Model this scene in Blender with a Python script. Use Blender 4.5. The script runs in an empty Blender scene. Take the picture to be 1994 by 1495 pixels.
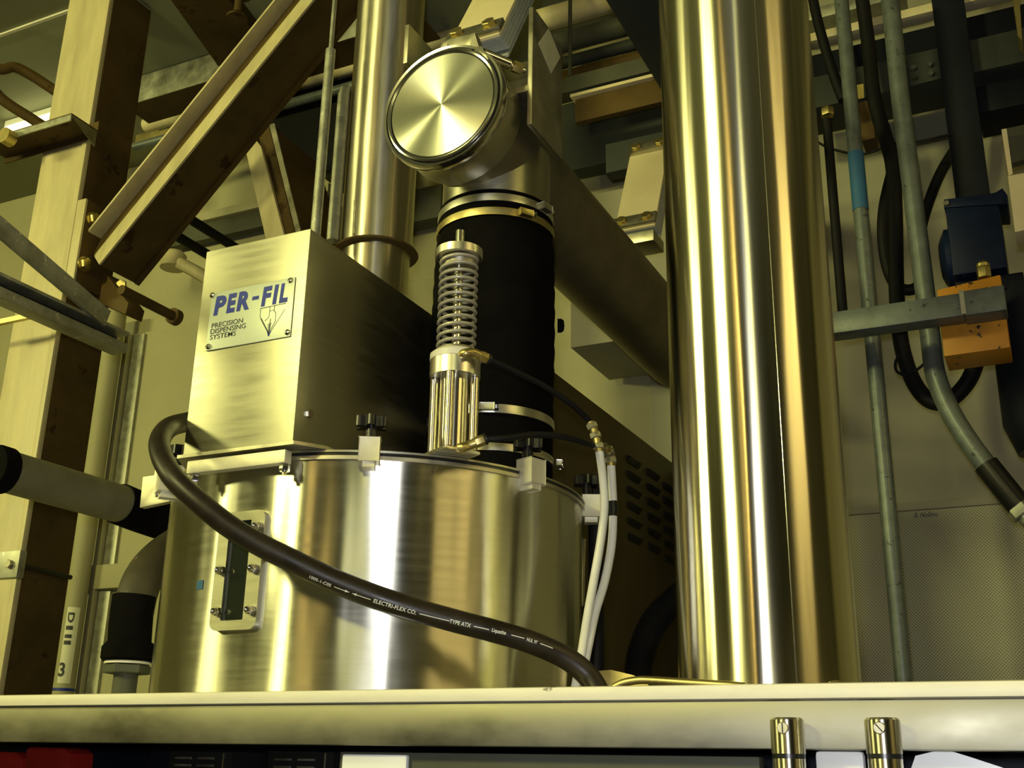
import bpy, bmesh, math, random
from mathutils import Vector, Matrix
random.seed(7)

# ------------------------------------------------------------------ camera
W, H, F = 1994.0, 1495.0, 2195.0
_p, _r, _y = (math.radians(a) for a in (18.95, 1.11, -26.13))
_fx = Vector((math.cos(_y), -math.sin(_y), 0)); _fw = Vector((math.sin(_y), math.cos(_y), 0)); _up = Vector((0, 0, 1))
FW = math.cos(_p) * _fw + math.sin(_p) * _up
_U = -math.sin(_p) * _fw + math.cos(_p) * _up
RX = math.cos(_r) * _fx + math.sin(_r) * _U
UP = -math.sin(_r) * _fx + math.cos(_r) * _U
CAM = Vector((0, 0, 1.6))
sc = bpy.context.scene
COL = sc.collection
cd = bpy.data.cameras.new('camera'); cam = bpy.data.objects.new('camera', cd); COL.objects.link(cam)
cd.sensor_width = 36; cd.lens = 36 * F / W; cd.clip_start = 0.02
cam.matrix_world = Matrix(((RX.x, UP.x, -FW.x, CAM.x), (RX.y, UP.y, -FW.y, CAM.y), (RX.z, UP.z, -FW.z, CAM.z), (0, 0, 0, 1)))
sc.camera = cam

# ------------------------------------------------------------------ light
wd = bpy.data.worlds.new('world'); sc.world = wd; wd.use_nodes = True
wd.node_tree.nodes['Background'].inputs[0].default_value = (0.5, 0.5, 0.3, 1)
wd.node_tree.nodes['Background'].inputs[1].default_value = 0.02
LAMP = (0.90, 0.87, 0.33)
def area(name, loc, aim, sx, sy, watts, col=LAMP):
    l = bpy.data.lights.new(name, 'AREA'); l.shape = 'RECTANGLE'; l.size = sx; l.size_y = sy; l.energy = watts; l.color = col
    o = bpy.data.objects.new(name, l); COL.objects.link(o); o.location = loc
    o.rotation_euler = (Vector(aim) - Vector(loc)).to_track_quat('-Z', 'Y').to_euler()
    return o
# high-bay lamps of the hall, hung behind and beside the photographer
area('bay_lamp', (-2.1, -2.6, 3.5), (-1.2, 1.5, 2.2), 0.55, 0.4, 78)
area('bay_lamp', (-4.5, -1.0, 3.4), (-1.5, 1.6, 2.2), 0.8, 0.3, 50)
area('bay_lamp', (0.9, -2.9, 3.5), (-0.6, 1.5, 2.0), 0.35, 0.4, 7)
area('bay_lamp', (2.6, 0.3, 3.3), (-0.6, 1.4, 2.0), 1.2, 0.5, 10, (1.0, 0.76, 0.26))
area('bay_lamp', (-0.7, -3.4, 3.5), (-0.9, 1.4, 2.0), 0.15, 0.5, 6, (1.0, 0.70, 0.20))
# the camera's own flash
fl = bpy.data.lights.new('camera_flash', 'POINT'); fl.energy = 22.0; fl.color = (0.93, 0.95, 1.0); fl.shadow_soft_size = 0.02
fo = bpy.data.objects.new('camera_flash', fl); COL.objects.link(fo); fo.location = CAM - FW * 0.03 + UP * 0.05 - RX * 0.02

vs = sc.view_settings
vs.view_transform = 'Standard'; vs.look = 'None'; vs.gamma = 1.0; vs.use_curve_mapping = False; vs.exposure = 0.42

# ------------------------------------------------------------------ pixel helpers
def ray(px, py): return FW + RX * ((px - W / 2) / F) - UP * ((py - H / 2) / F)
def PY(px, py, Y): d = ray(px, py); return CAM + d * (Y / d.y)
def PX(px, py, X): d = ray(px, py); return CAM + d * (X / d.x)
def PZ(px, py, Z): d = ray(px, py); return CAM + d * ((Z - CAM.z) / d.z)
def PR(px, py, R): d = ray(px, py); return CAM + d * (R / math.hypot(d.x, d.y))
def PC(px, py, c, R):
    d = ray(px, py); o = CAM - Vector((c[0], c[1], 0)); a = d.x**2 + d.y**2; b = o.x * d.x + o.y * d.y
    D = max(0.0, b * b - a * (o.x**2 + o.y**2 - R * R)); return CAM + d * ((-b - math.sqrt(D)) / a)
def px_at(px_py, R): return R / F   # metres per pixel at range R
V = Vector

# ------------------------------------------------------------------ materials
def mat(name, col, rough=0.5, metal=0.0, var=0.2, scale=6.0, stretch=(1, 1, 1), aniso=0.0, tangent=None, center=None,
        spots=None, bump=0.0, wave=None, rvar=0.0, ior=1.45, alpha=1.0, emit=None, trans=0.0):
    m = bpy.data.materials.new(name); m.use_nodes = True
    nt = m.node_tree; N = nt.nodes; L = nt.links; b = N['Principled BSDF']
    b.inputs['Base Color'].default_value = (*col, 1); b.inputs['Roughness'].default_value = rough
    b.inputs['Metallic'].default_value = metal; b.inputs['IOR'].default_value = ior
    b.inputs['Transmission Weight'].default_value = trans
    geo = N.new('ShaderNodeNewGeometry')
    mp = N.new('ShaderNodeMapping'); mp.inputs['Scale'].default_value = stretch; L.new(geo.outputs['Position'], mp.inputs['Vector'])
    n = N.new('ShaderNodeTexNoise'); n.inputs['Scale'].default_value = scale; n.inputs['Detail'].default_value = 6
    n.inputs['Roughness'].default_value = 0.62; L.new(mp.outputs[0], n.inputs['Vector'])
    cr = N.new('ShaderNodeValToRGB'); e = cr.color_ramp.elements
    e[0].position = 0.28; e[1].position = 0.72
    e[0].color = (*[c * (1 - var) for c in col], 1); e[1].color = (*[min(1, c * (1 + var * 0.6)) for c in col], 1)
    L.new(n.outputs['Fac'], cr.inputs['Fac']); out = cr.outputs['Color']
    if spots:
        scol, sscale, thr = spots
        n2 = N.new('ShaderNodeTexNoise'); n2.inputs['Scale'].default_value = sscale; n2.inputs['Detail'].default_value = 4; n2.inputs['Roughness'].default_value = 0.7
        L.new(geo.outputs['Position'], n2.inputs['Vector'])
        mr = N.new('ShaderNodeMapRange'); mr.inputs['From Min'].default_value = thr; mr.inputs['From Max'].default_value = thr + 0.05
        L.new(n2.outputs['Fac'], mr.inputs['Value'])
        mx = N.new('ShaderNodeMix'); mx.data_type = 'RGBA'; L.new(mr.outputs[0], mx.inputs['Factor'])
        L.new(out, mx.inputs['A']); mx.inputs['B'].default_value = (*scol, 1); out = mx.outputs['Result']
    L.new(out, b.inputs['Base Color'])
    if rvar:
        mr2 = N.new('ShaderNodeMapRange'); mr2.inputs['From Min'].default_value = 0.3; mr2.inputs['From Max'].default_value = 0.7
        mr2.inputs['To Min'].default_value = max(0.02, rough - rvar); mr2.inputs['To Max'].default_value = rough + rvar
        L.new(n.outputs['Fac'], mr2.inputs['Value']); L.new(mr2.outputs[0], b.inputs['Roughness'])
    if bump:
        bp = N.new('ShaderNodeBump'); bp.inputs['Strength'].default_value = bump; bp.inputs['Distance'].default_value = 0.002
        L.new(n.outputs['Fac'], bp.inputs['Height']); L.new(bp.outputs[0], b.inputs['Normal'])
    if wave:      # gently uneven sheet, rippled across and long along the height
        mpw = N.new('ShaderNodeMapping'); mpw.inputs['Scale'].default_value = wave[0]; L.new(geo.outputs['Position'], mpw.inputs['Vector'])
        nw = N.new('ShaderNodeTexNoise'); nw.inputs['Scale'].default_value = 1.0; nw.inputs['Detail'].default_value = 2; L.new(mpw.outputs[0], nw.inputs['Vector'])
        bw = N.new('ShaderNodeBump'); bw.inputs['Strength'].default_value = 1.0; bw.inputs['Distance'].default_value = wave[1]
        L.new(nw.outputs['Fac'], bw.inputs['Height']); L.new(bw.outputs[0], b.inputs['Normal'])
    if aniso:
        b.inputs['Anisotropic'].default_value = aniso
        if center is not None:      # turned finish: rings round a centre, roughness spreads radially
            s = N.new('ShaderNodeVectorMath'); s.operation = 'SUBTRACT'; L.new(geo.outputs['Position'], s.inputs[0]); s.inputs[1].default_value = center
            L.new(s.outputs[0], b.inputs['Tangent'])
        else:
            c = N.new('ShaderNodeCombineXYZ')
            for i in range(3): c.inputs[i].default_value = tangent[i]
            L.new(c.outputs[0], b.inputs['Tangent'])
    if emit:
        b.inputs['Emission Color'].default_value = (*emit[0], 1); b.inputs['Emission Strength'].default_value = emit[1]
    return m
Zt = (0, 0, 1)
SS = (0.72, 0.70, 0.58)
M = dict(
    tank=mat('brushed_stainless', SS, 0.36, 1, 0.07, 9, (1, 1, 14), 0.98, Zt, rvar=0.04, wave=((9, 9, 1.2), 0.010), spots=((0.16, 0.13, 0.08), 38, 0.76)),
    pipe=mat('polished_stainless', (0.70, 0.66, 0.50), 0.24, 1, 0.08, 5, (14, 14, 0.6), 0.97, Zt, rvar=0.03, wave=((22, 22, 0.7), 0.0022), spots=((0.12, 0.09, 0.05), 24, 0.775)),
    riser=mat('mill_finish_stainless', (0.72, 0.67, 0.52), 0.40, 1, 0.15, 7, (8, 8, 1), 0.85, Zt, rvar=0.06, wave=((20, 20, 1.5), 0.003)),
    sheet=mat('satin_stainless_sheet', (0.52, 0.50, 0.38), 0.44, 1, 0.10, 14, (1, 1, 10), 0.6, Zt, rvar=0.05, spots=((0.3, 0.27, 0.18), 30, 0.77)),
    rail=mat('rail_stainless', (0.29, 0.275, 0.20), 0.5, 1, 0.2, 7, (1, 1, 2), 0.3, (1, 0, 0), rvar=0.10, spots=((0.25, 0.22, 0.16), 45, 0.74)),
    steel=mat('dull_steel', (0.50, 0.47, 0.36), 0.42, 1, 0.2, 20, rvar=0.1),
    rodsteel=mat('polished_rod_steel', (0.72, 0.68, 0.52), 0.26, 1, 0.05, 9, (1, 1, 1), 0.9, Zt),
    springsteel=mat('grey_spring_wire', (0.46, 0.43, 0.33), 0.45, 0.4, 0.1, 30),
    convtube=mat('shaded_conveyor_steel', (0.22, 0.19, 0.11), 0.5, 0.8, 0.25, 12),  # unlit look of the stainless tube put into a darker base colour
    chrome=mat('bright_steel', (0.72, 0.70, 0.64), 0.16, 1, 0.08, 20),
    alu=mat('aluminium', (0.74, 0.72, 0.62), 0.34, 1, 0.08, 30),
    brass=mat('yellowed_zinc', (0.58, 0.48, 0.20), 0.4, 1, 0.25, 30),
    galv=mat('galvanised_steel', (0.42, 0.42, 0.33), 0.5, 0.7, 0.35, 28, rvar=0.1, spots=((0.62, 0.62, 0.5), 60, 0.62)),
    galvd=mat('dirty_galvanised_strut', (0.13, 0.15, 0.135), 0.42, 0.25, 0.3, 30, spots=((0.03, 0.03, 0.03), 55, 0.63)),
    plastic_white=mat('white_plastic', (0.80, 0.77, 0.62), 0.45, 0, 0.1, 12, spots=((0.35, 0.3, 0.22), 40, 0.74)),
    tubew=mat('white_nylon_tube', (0.80, 0.78, 0.68), 0.35, 0, 0.08, 30, spots=((0.3, 0.28, 0.24), 70, 0.74)),
    lip=mat('worn_white_edging', (0.78, 0.73, 0.55), 0.5, 0, 0.12, 9, (1, 1, 4), spots=((0.26, 0.22, 0.17), 26, 0.70)),
    rubber=mat('black_rubber', (0.005, 0.0045, 0.004), 0.8, 0, 0.4, 20, ior=1.12),
    rubber_brown=mat('dusty_black_conduit', (0.020, 0.014, 0.008), 0.42, 0, 0.5, 22, rvar=0.1),
    black=mat('black_plastic', (0.012, 0.012, 0.011), 0.3, 0, 0.2, 12),
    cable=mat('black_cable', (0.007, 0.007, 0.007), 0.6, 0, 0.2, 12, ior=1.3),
    paint=mat('cream_painted_steel', (0.62, 0.54, 0.30), 0.48, 0, 0.22, 5, (4, 4, 0.7), spots=((0.22, 0.16, 0.07), 14, 0.72), rvar=0.08),
    brown=mat('brown_steel_and_shade', (0.10, 0.064, 0.020), 0.6, 0, 0.35, 7, spots=((0.045, 0.024, 0.008), 10, 0.62), ior=1.22),  # also colours faces whose brown is only shade
    wall=mat('olive_cream_wall', (0.38, 0.355, 0.20), 0.6, 0, 0.10, 2.5),
    wall_r=mat('grey_cream_wall', (0.30, 0.285, 0.19), 0.6, 0, 0.10, 2.5),
    ceil=mat('grey_green_ceiling', (0.26, 0.27, 0.17), 0.7, 0, 0.08, 2),
    hall=mat('dark_hall_wall', (0.09, 0.08, 0.045), 0.7, 0, 0.3, 2),
    floor=mat('concrete_floor', (0.06, 0.055, 0.035), 0.7, 0, 0.3, 2),
    darkgrey=mat('grey_painted_metal', (0.085, 0.088, 0.06), 0.5, 0, 0.2, 6, ior=1.22),
    bluegrey=mat('blue_grey_beam', (0.045, 0.05, 0.042), 0.55, 0, 0.2, 6, ior=1.22),
    cab=mat('olive_cabinet_paint', (0.075, 0.06, 0.024), 0.5, 0, 0.2, 5, spots=((0.06, 0.05, 0.03), 9, 0.68), ior=1.22),
    blue=mat('blue_motor_paint', (0.006, 0.012, 0.036), 0.45, 0, 0.3, 10, spots=((0.16, 0.22, 0.28), 18, 0.72), ior=1.22),
    bluetape=mat('blue_tape', (0.025, 0.11, 0.22), 0.6, 0, 0.15, 20),
    bluedark=mat('dark_blue_and_shade', (0.007, 0.009, 0.015), 0.5, 0, 0.3, 6, ior=1.22),
    orange=mat('orange_block', (0.62, 0.27, 0.015), 0.5, 0, 0.12, 14, spots=((0.02, 0.015, 0.01), 42, 0.60)),
    yellow=mat('yellow_sticker', (0.85, 0.70, 0.15), 0.5, 0, 0.05, 10),
    red=mat('red_plastic', (0.35, 0.015, 0.01), 0.5, 0, 0.4, 8),
    leaf=mat('pale_leaf_and_lit_edge', (0.72, 0.62, 0.36), 0.5, 0, 0.08, 12, spots=((0.45, 0.38, 0.2), 30, 0.73)),
    block=mat('machined_aluminium_block', (0.72, 0.68, 0.50), 0.5, 0.5, 0.12, 40),
    leafedge=mat('grey_leaf_edge', (0.42, 0.44, 0.36), 0.5, 0, 0.15, 40),
    plate=mat('printed_nameplate', (0.55, 0.59, 0.47), 0.42, 0.4, 0.06, 12),
    inkblue=mat('blue_print', (0.008, 0.025, 0.30), 0.5, 0, 0.05, 10),
    inkdark=mat('dark_print', (0.03, 0.035, 0.03), 0.5, 0, 0.05, 10),
    inkwhite=mat('white_print', (0.75, 0.75, 0.68), 0.5, 0, 0.05, 10),
    label=mat('white_label', (0.72, 0.71, 0.50), 0.5, 0, 0.05, 10),
    sticker=mat('paper_sticker', (0.55, 0.52, 0.34), 0.6, 0, 0.15, 30),
    glass=mat('smoked_window', (0.02, 0.025, 0.015), 0.05, 0, 0.1, 6, ior=1.5),
    enamel_glare=mat('white_enamel_glare', (0.88, 0.88, 0.86), 0.25, 0, 0.03, 6),
    lamp=mat('lit_fluorescent_tube', (1, 1, 0.8), 0.5, 0, 0.0, 6, emit=((1.0, 0.93, 0.45), 2.2)),
    dirtpipe=mat('grimy_rubber_elbow', (0.06, 0.05, 0.028), 0.6, 0, 0.45, 16, spots=((0.34, 0.32, 0.22), 22, 0.66)),
    gpipe=mat('grey_drain_pipe', (0.20, 0.185, 0.10), 0.5, 0, 0.3, 9, (1, 1, 1)),
)
M['perf'] = mat('perforated_sheet', (0.42, 0.41, 0.28), 0.55, 0, 0.1, 3)
def _perf(m):
    nt = m.node_tree; N = nt.nodes; L = nt.links; b = N['Principled BSDF']; src = b.inputs['Base Color'].links[0].from_socket
    g = N.new('ShaderNodeNewGeometry'); mp = N.new('ShaderNodeMapping'); mp.inputs['Rotation'].default_value = (0, math.radians(45), 0); mp.inputs['Scale'].default_value = (190, 0, 190)
    L.new(g.outputs['Position'], mp.inputs[0]); v = N.new('ShaderNodeTexVoronoi'); v.inputs['Randomness'].default_value = 0.0; v.inputs['Scale'].default_value = 1.0; L.new(mp.outputs[0], v.inputs['Vector'])
    lt = N.new('ShaderNodeMath'); lt.operation = 'LESS_THAN'; lt.inputs[1].default_value = 0.27; L.new(v.outputs['Distance'], lt.inputs[0])
    mx = N.new('ShaderNodeMix'); mx.data_type = 'RGBA'; L.new(lt.outputs[0], mx.inputs['Factor']); L.new(src, mx.inputs['A']); mx.inputs['B'].default_value = (0.14, 0.13, 0.07, 1)
    L.new(mx.outputs['Result'], b.inputs['Base Color'])
_perf(M['perf'])

# ------------------------------------------------------------------ mesh helpers
class B:
    def __init__(s): s.bm = bmesh.new()
    def box(s, a, b, bev=0.0):
        lo = V([min(a[i], b[i]) for i in range(3)]); hi = V([max(a[i], b[i]) for i in range(3)])
        t = bmesh.new(); bmesh.ops.create_cube(t, size=1)
        for v in t.verts: v.co = V([(lo[i] + hi[i]) / 2 + v.co[i] * (hi[i] - lo[i]) for i in range(3)])
        if bev: bmesh.ops.bevel(t, geom=list(t.edges), offset=bev, segments=2, affect='EDGES', profile=0.6)
        s._merge(t); return s
    def obox(s, c, u, v, w, bev=0.0):
        c, u, v, w = map(V, (c, u, v, w)); t = bmesh.new(); bmesh.ops.create_cube(t, size=2)
        for q in t.verts: q.co = c + u * q.co.x + v * q.co.y + w * q.co.z
        if bev: bmesh.ops.bevel(t, geom=list(t.edges), offset=bev, segments=2, affect='EDGES', profile=0.6)
        bmesh.ops.recalc_face_normals(t, faces=t.faces); s._merge(t); return s
    def _merge(s, t):
        me = bpy.data.meshes.new('tmp'); t.to_mesh(me); t.free(); s.bm.from_mesh(me); bpy.data.meshes.remove(me)
    def tube(s, path, r, seg=16, cap=True):
        path = [V(p) for p in path]; n = len(path); rs = r if isinstance(r, (list, tuple)) else [r] * n
        t = bmesh.new(); rings = []; ref = None
        for i, p in enumerate(path):
            tg = (path[min(i + 1, n - 1)] - path[max(i - 1, 0)]).normalized()
            if ref is None:
                ref = tg.orthogonal().normalized()
            ref = (ref - tg * ref.dot(tg)).normalized(); bi = tg.cross(ref)
            rings.append([t.verts.new(p + (ref * math.cos(2 * math.pi * k / seg) + bi * math.sin(2 * math.pi * k / seg)) * rs[i]) for k in range(seg)])
        for a, b in zip(rings, rings[1:]):
            for k in range(seg): t.faces.new((a[k], a[(k + 1) % seg], b[(k + 1) % seg], b[k]))
        if cap: t.faces.new(rings[0][::-1]); t.faces.new(rings[-1])
        bmesh.ops.recalc_face_normals(t, faces=t.faces); s._merge(t); return s
    def cyl(s, p0, p1, r, seg=24, r2=None): return s.tube([p0, p1], [r, r if r2 is None else r2], seg)
    def lathe(s, c, axis, prof, seg=48):    # prof: (radius, distance along axis); closed at the ends where r=0
        c, axis = V(c), V(axis).normalized(); e1 = axis.orthogonal().normalized(); e2 = axis.cross(e1); t = bmesh.new(); rings = []
        for r, h in prof:
            if r < 1e-6: rings.append([t.verts.new(c + axis * h)])
            else: rings.append([t.verts.new(c + axis * h + (e1 * math.cos(2 * math.pi * k / seg) + e2 * math.sin(2 * math.pi * k / seg)) * r) for k in range(seg)])
        for a, b in zip(rings, rings[1:]):
            for k in range(seg):
                q = [a[k % len(a)], a[(k + 1) % len(a)], b[(k + 1) % len(b)], b[k % len(b)]]
                u = []
                for x in q:
                    if x not in u: u.append(x)
                if len(u) > 2: t.faces.new(u)
        bmesh.ops.recalc_face_normals(t, faces=t.faces); s._merge(t); return s
    def prism(s, pts, vec, bev=0.0):
        t = bmesh.new(); a = [t.verts.new(V(p)) for p in pts]; b = [t.verts.new(V(p) + V(vec)) for p in pts]; n = len(pts)
        t.faces.new(a[::-1]); t.faces.new(b)
        for i in range(n): t.faces.new((a[i], a[(i + 1) % n], b[(i + 1) % n], b[i]))
        bmesh.ops.recalc_face_normals(t, faces=t.faces)
        if bev: bmesh.ops.bevel(t, geom=list(t.edges), offset=bev, segments=2, affect='EDGES', profile=0.6)
        s._merge(t); return s
    def hexa(s, c, axis, r, h):
        c, axis = V(c), V(axis).normalized(); return s.lathe(c, axis, [(0, 0), (r * 0.96, 0), (r, h * 0.12), (r, h * 0.88), (r * 0.9, h), (0, h)], 6)
    def raw(s, vs, fs):
        t = [s.bm.verts.new(v) for v in vs]
        for f in fs:
            try: s.bm.faces.new([t[i] for i in f])
            except ValueError: pass
        return s
    def mesh(s, name, off):
        for v in s.bm.verts: v.co -= off
        for e in s.bm.edges:
            if len(e.link_faces) == 2: e.smooth = e.calc_face_angle(0) < 0.6
        for f in s.bm.faces: f.smooth = True
        me = bpy.data.meshes.new(name); s.bm.to_mesh(me); s.bm.free(); return me

def wloc(o):
    v = V((0, 0, 0))
    while o is not None: v += o.location; o = o.parent
    return v
def part(name, b, m, parent, label=None):
    me = b.mesh(name, wloc(parent)); me.materials.append(M[m]); o = bpy.data.objects.new(name, me); COL.objects.link(o); o.parent = parent
    if label: o['label'] = label
    return o
def thing(name, label, cat, loc, group=None):
    o = bpy.data.objects.new(name, None); COL.objects.link(o); o.location = V(loc); o.empty_display_size = 0.05
    o['label'] = label; o['category'] = cat
    if group: o['group'] = group
    return o
def solo(name, b, m, label, cat, loc=None, group=None):
    b.bm.verts.ensure_lookup_table()
    if loc is None:
        cs = [v.co for v in b.bm.verts]; loc = V((sum(c.x for c in cs) / len(cs), sum(c.y for c in cs) / len(cs), min(c.z for c in cs)))
    me = b.mesh(name, V(loc)); me.materials.append(M[m]); o = bpy.data.objects.new(name, me); COL.objects.link(o); o.location = V(loc)
    o['label'] = label; o['category'] = cat
    if group: o['group'] = group
    return o
def struct(name, b, m, label=None):
    me = b.mesh(name, V((0, 0, 0))); me.materials.append(M[m]); o = bpy.data.objects.new(name, me); COL.objects.link(o); o['kind'] = 'structure'
    if label: o['label'] = label
    return o
def piece(name, me, parent, loc, rot=None):
    o = bpy.data.objects.new(name, me); COL.objects.link(o); o.parent = parent; o.location = V(loc) - wloc(parent)
    if rot is not None: o.rotation_euler = rot
    return o
def shared(name, b, m): me = b.mesh(name, V((0, 0, 0))); me.materials.append(M[m]); return me
def spline(pts, n=10):
    P = [V(p) for p in pts]; out = []
    for i in range(len(P) - 1):
        p0, p1, p2, p3 = P[max(i - 1, 0)], P[i], P[i + 1], P[min(i + 2, len(P) - 1)]
        for k in range(n):
            t = k / n
            out.append(0.5 * ((2 * p1) + (p2 - p0) * t + (2 * p0 - 5 * p1 + 4 * p2 - p3) * t * t + (3 * p1 - p0 - 3 * p2 + p3) * t**3))
    out.append(P[-1]); return out
def text_geo(s, size=1.0, bold=0.0, shear=0.0, spacing=1.0):
    c = bpy.data.curves.new('txt', 'FONT'); c.body = s; c.size = size; c.offset = bold; c.shear = shear; c.space_character = spacing; c.resolution_u = 3
    o = bpy.data.objects.new('txt', c); COL.objects.link(o)
    dg = bpy.context.evaluated_depsgraph_get(); dg.update(); me = o.evaluated_get(dg).to_mesh()
    vs = [v.co.copy() for v in me.vertices]; fs = [tuple(p.vertices) for p in me.polygons]
    o.evaluated_get(dg).to_mesh_clear(); bpy.data.objects.remove(o); bpy.data.curves.remove(c)
    return vs, fs
def fit(vs, x0, x1, y0, y1):
    a = min(v.x for v in vs); b = max(v.x for v in vs); c = min(v.y for v in vs); d = max(v.y for v in vs)
    return [V((x0 + (v.x - a) / (b - a) * (x1 - x0), y0 + (v.y - c) / (d - c) * (y1 - y0), 0)) for v in vs]
def plateY(pts, Y, dep, bev=0.0): return B().prism([PY(x, y, Y) for x, y in pts], (0, dep, 0), bev)
def barX(b, pl, pr, hpx, Y, dep, bev=0.0):
    """bar along X: pl, pr pixels of the top edge's ends, hpx its pixel height, front face at Y"""
    a, c = PY(*pl, Y), PY(*pr, Y); zt = (a.z + c.z) / 2
    m = ((pl[0] + pr[0]) / 2, (pl[1] + pr[1]) / 2); h = PY(*m, Y).z - PY(m[0], m[1] + hpx, Y).z
    return b.box((a.x, Y, zt - h), (c.x, Y + dep, zt), bev)

WALL_Y, CEIL_Z = 2.75, 3.75
# ------------------------------------------------------------------ the hall
struct('floor', B().box((-7, -6, -0.1), (4.5, WALL_Y + 0.1, 0)), 'floor', 'grey concrete floor')
wb = struct('wall_back', B().box((-7, WALL_Y, 0), (4.5, WALL_Y + 0.1, CEIL_Z)), 'wall', 'cream painted wall behind the machine')
struct('wall_left', B().box((-7.1, -6, 0), (-7, WALL_Y + 0.1, CEIL_Z)), 'wall')
struct('wall_right', B().box((4.5, -6, 0), (4.6, WALL_Y + 0.1, CEIL_Z)), 'hall')
struct('wall_front', B().box((-7, -6.1, 0), (4.5, -6, CEIL_Z)), 'hall')
cl = struct('ceiling', B().box((-7, -6, CEIL_Z), (4.5, WALL_Y + 0.1, CEIL_Z + 0.1)), 'ceil', 'grey green panelled ceiling')
ys = PZ(60, 33, CEIL_Z).y
for i, (y0, y1) in enumerate([(ys + 0.012, WALL_Y), (ys - 1.2, ys), (ys - 2.4, ys - 1.212)]):
    part('ceiling_panel', B().box((-7, y0, CEIL_Z - 0.02), (4.5, y1, CEIL_Z - 0.001), 0.003), 'ceil', cl)
part('ceiling_joint', B().box((-7, ys + 0.001, CEIL_Z - 0.026), (4.5, ys + 0.011, CEIL_Z - 0.001)), 'plastic_white', cl)
# wall sheets: left lower sheet (proud), middle, right upper and right perforated lower sheet
zl = PY(320, 644, WALL_Y).z; xr = PY(1270, 800, WALL_Y).x; zr = PY(1800, 983, WALL_Y).z
part('wall_sheet', B().box((-6, WALL_Y - 0.018, 0), (PY(1040, 640, WALL_Y).x, WALL_Y - 0.0005, zl), 0.004), 'wall', wb)
part('wall_sheet', B().box((xr, WALL_Y - 0.010, zr + 0.004), (2.2, WALL_Y - 0.0005, CEIL_Z - 0.03), 0.002), 'wall_r', wb)
part('perforated_sheet', B().box((xr, WALL_Y - 0.022, 0), (2.2, WALL_Y - 0.0005, zr - 0.016), 0.003), 'perf', wb, 'wall sheet full of tiny holes')
part('seam_strip', B().box((xr, WALL_Y - 0.026, zr - 0.016), (2.2, WALL_Y - 0.0005, zr + 0.004), 0.003), 'wall_r', wb)
vs, fs = text_geo('B. NoSmu', 0.02, 0.0, 0.3); pA, pB = PY(1780, 1003, WALL_Y - 0.024), PY(1826, 999, WALL_Y - 0.024)
vs = fit(vs, 0, 1, -0.5, 0.5)
part('scribble', B().raw([V((pA.x + v.x * (pB.x - pA.x), WALL_Y - 0.0238, pA.z + v.y * 0.011)) for v in vs], fs), 'inkdark', wb, 'small dark handwritten scrawl')
def batten(pl, pr, m, dep):
    a, c = PY(*pl, WALL_Y - 0.018), PY(*pr, WALL_Y - 0.018)
    part('batten', B().box((a.x, WALL_Y - 0.018 - dep, 0.2), (c.x, WALL_Y - 0.0185, zl - 0.01), 0.002), m, wb)
batten((208, 1000), (217, 1000), 'wall', 0.03); batten((219, 1000), (240, 1000), 'galv', 0.012); batten((150, 1000), (171, 1000), 'wall', 0.02)
for k, (pl, pr, h, m, dp) in enumerate([((385, 418), (640, 352), 16, 'wall', 0.05), ((330, 440), (640, 372), 40, 'darkgrey', 0.03), ((640, 408), (860, 356), 62, 'darkgrey', 0.06), ((120, 1106), (420, 1080), 48, 'wall', 0.03)]):
    a, c = PY(*pl, WALL_Y - 0.02), PY(*pr, WALL_Y - 0.02)
    struct('trim_%d' % (k + 1), barX(B(), pl, pr, h, WALL_Y - 0.021 - dp, dp, 0.003), m)

# ------------------------------------------------------------------ machine top frame
RY = 1.06
zt, zlip, zbot = 1.6 + 0.0905 * RY / 1.2, 1.6 + 0.0745 * RY / 1.2, 1.6 + 0.0262 * RY / 1.2
xl, xrr = -2.15, 0.75
rail = thing('machine_rail', 'long satin stainless rail across the bottom with a worn white rounded top edge', 'rail', (-0.6, RY, zbot))
part('rail_body', B().box((xl, RY, zbot), (xrr, RY + 0.04, zlip - 0.0005), 0.0012), 'rail', rail)
part('edge_trim', B().box((xl, RY - 0.006, zlip), (xrr, RY + 0.045, zt), 0.0045), 'lip', rail, 'worn white rounded edging')
c = PY(1628, 1330, RY + 0.03)
part('dome_bolt', B().lathe((c.x, RY + 0.03, zt), (0, 0, 1), [(0.008, -0.001), (0.008, 0.001), (0.006, 0.0035), (0, 0.0045)], 16), 'brass', rail)
DK = 1.655
deck = solo('machine_deck', B().box((-1.75, RY + 0.041, DK - 0.012), (0.7, 1.68, DK), 0.001), 'steel', 'flat steel deck plate behind the stainless rail', 'deck plate')
# stainless panel below the rail
a, c = PY(662, 1466, RY + 0.03), PY(1478, 1466, RY + 0.03)
solo('lower_panel', B().box((a.x, RY + 0.03, 0.9), (c.x, RY + 0.05, PY(1000, 1467, RY + 0.03).z), 0.002), 'darkgrey', 'plain dull grey panel hanging under the rail, left of the rods', 'panel')
a, c = PY(668, 1466, RY + 0.024), PY(794, 1466, RY + 0.024)
solo('glare_plate', B().box((a.x, RY + 0.022, 1.40), (c.x, RY + 0.0295, PY(730, 1468, RY + 0.024).z), 0.003), 'enamel_glare', 'painted white glare on the left end of the plain panel under the rail', 'painted glare')  # flash reflection on the panel, modelled as a white plate
for (x0, x1, lab) in ((-80, 160, 'added dark backing under the deck at the bottom left corner'), (292, 2400, 'long added dark backing under the deck behind the vented units')):
    solo('dark_backing', B().box((PY(x0, 1470, 1.36).x, 1.36, 0), (min(0.7, PY(x1, 1470, 1.36).x) if x1 < 2000 else 0.7, 1.66, DK - 0.0125), 0.003), 'bluedark', lab, 'dark backing')  # dark boxes added to fill the gloom below the deck
a, c = PY(1586, 1460, RY + 0.03), PY(1682, 1460, RY + 0.03)
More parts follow.
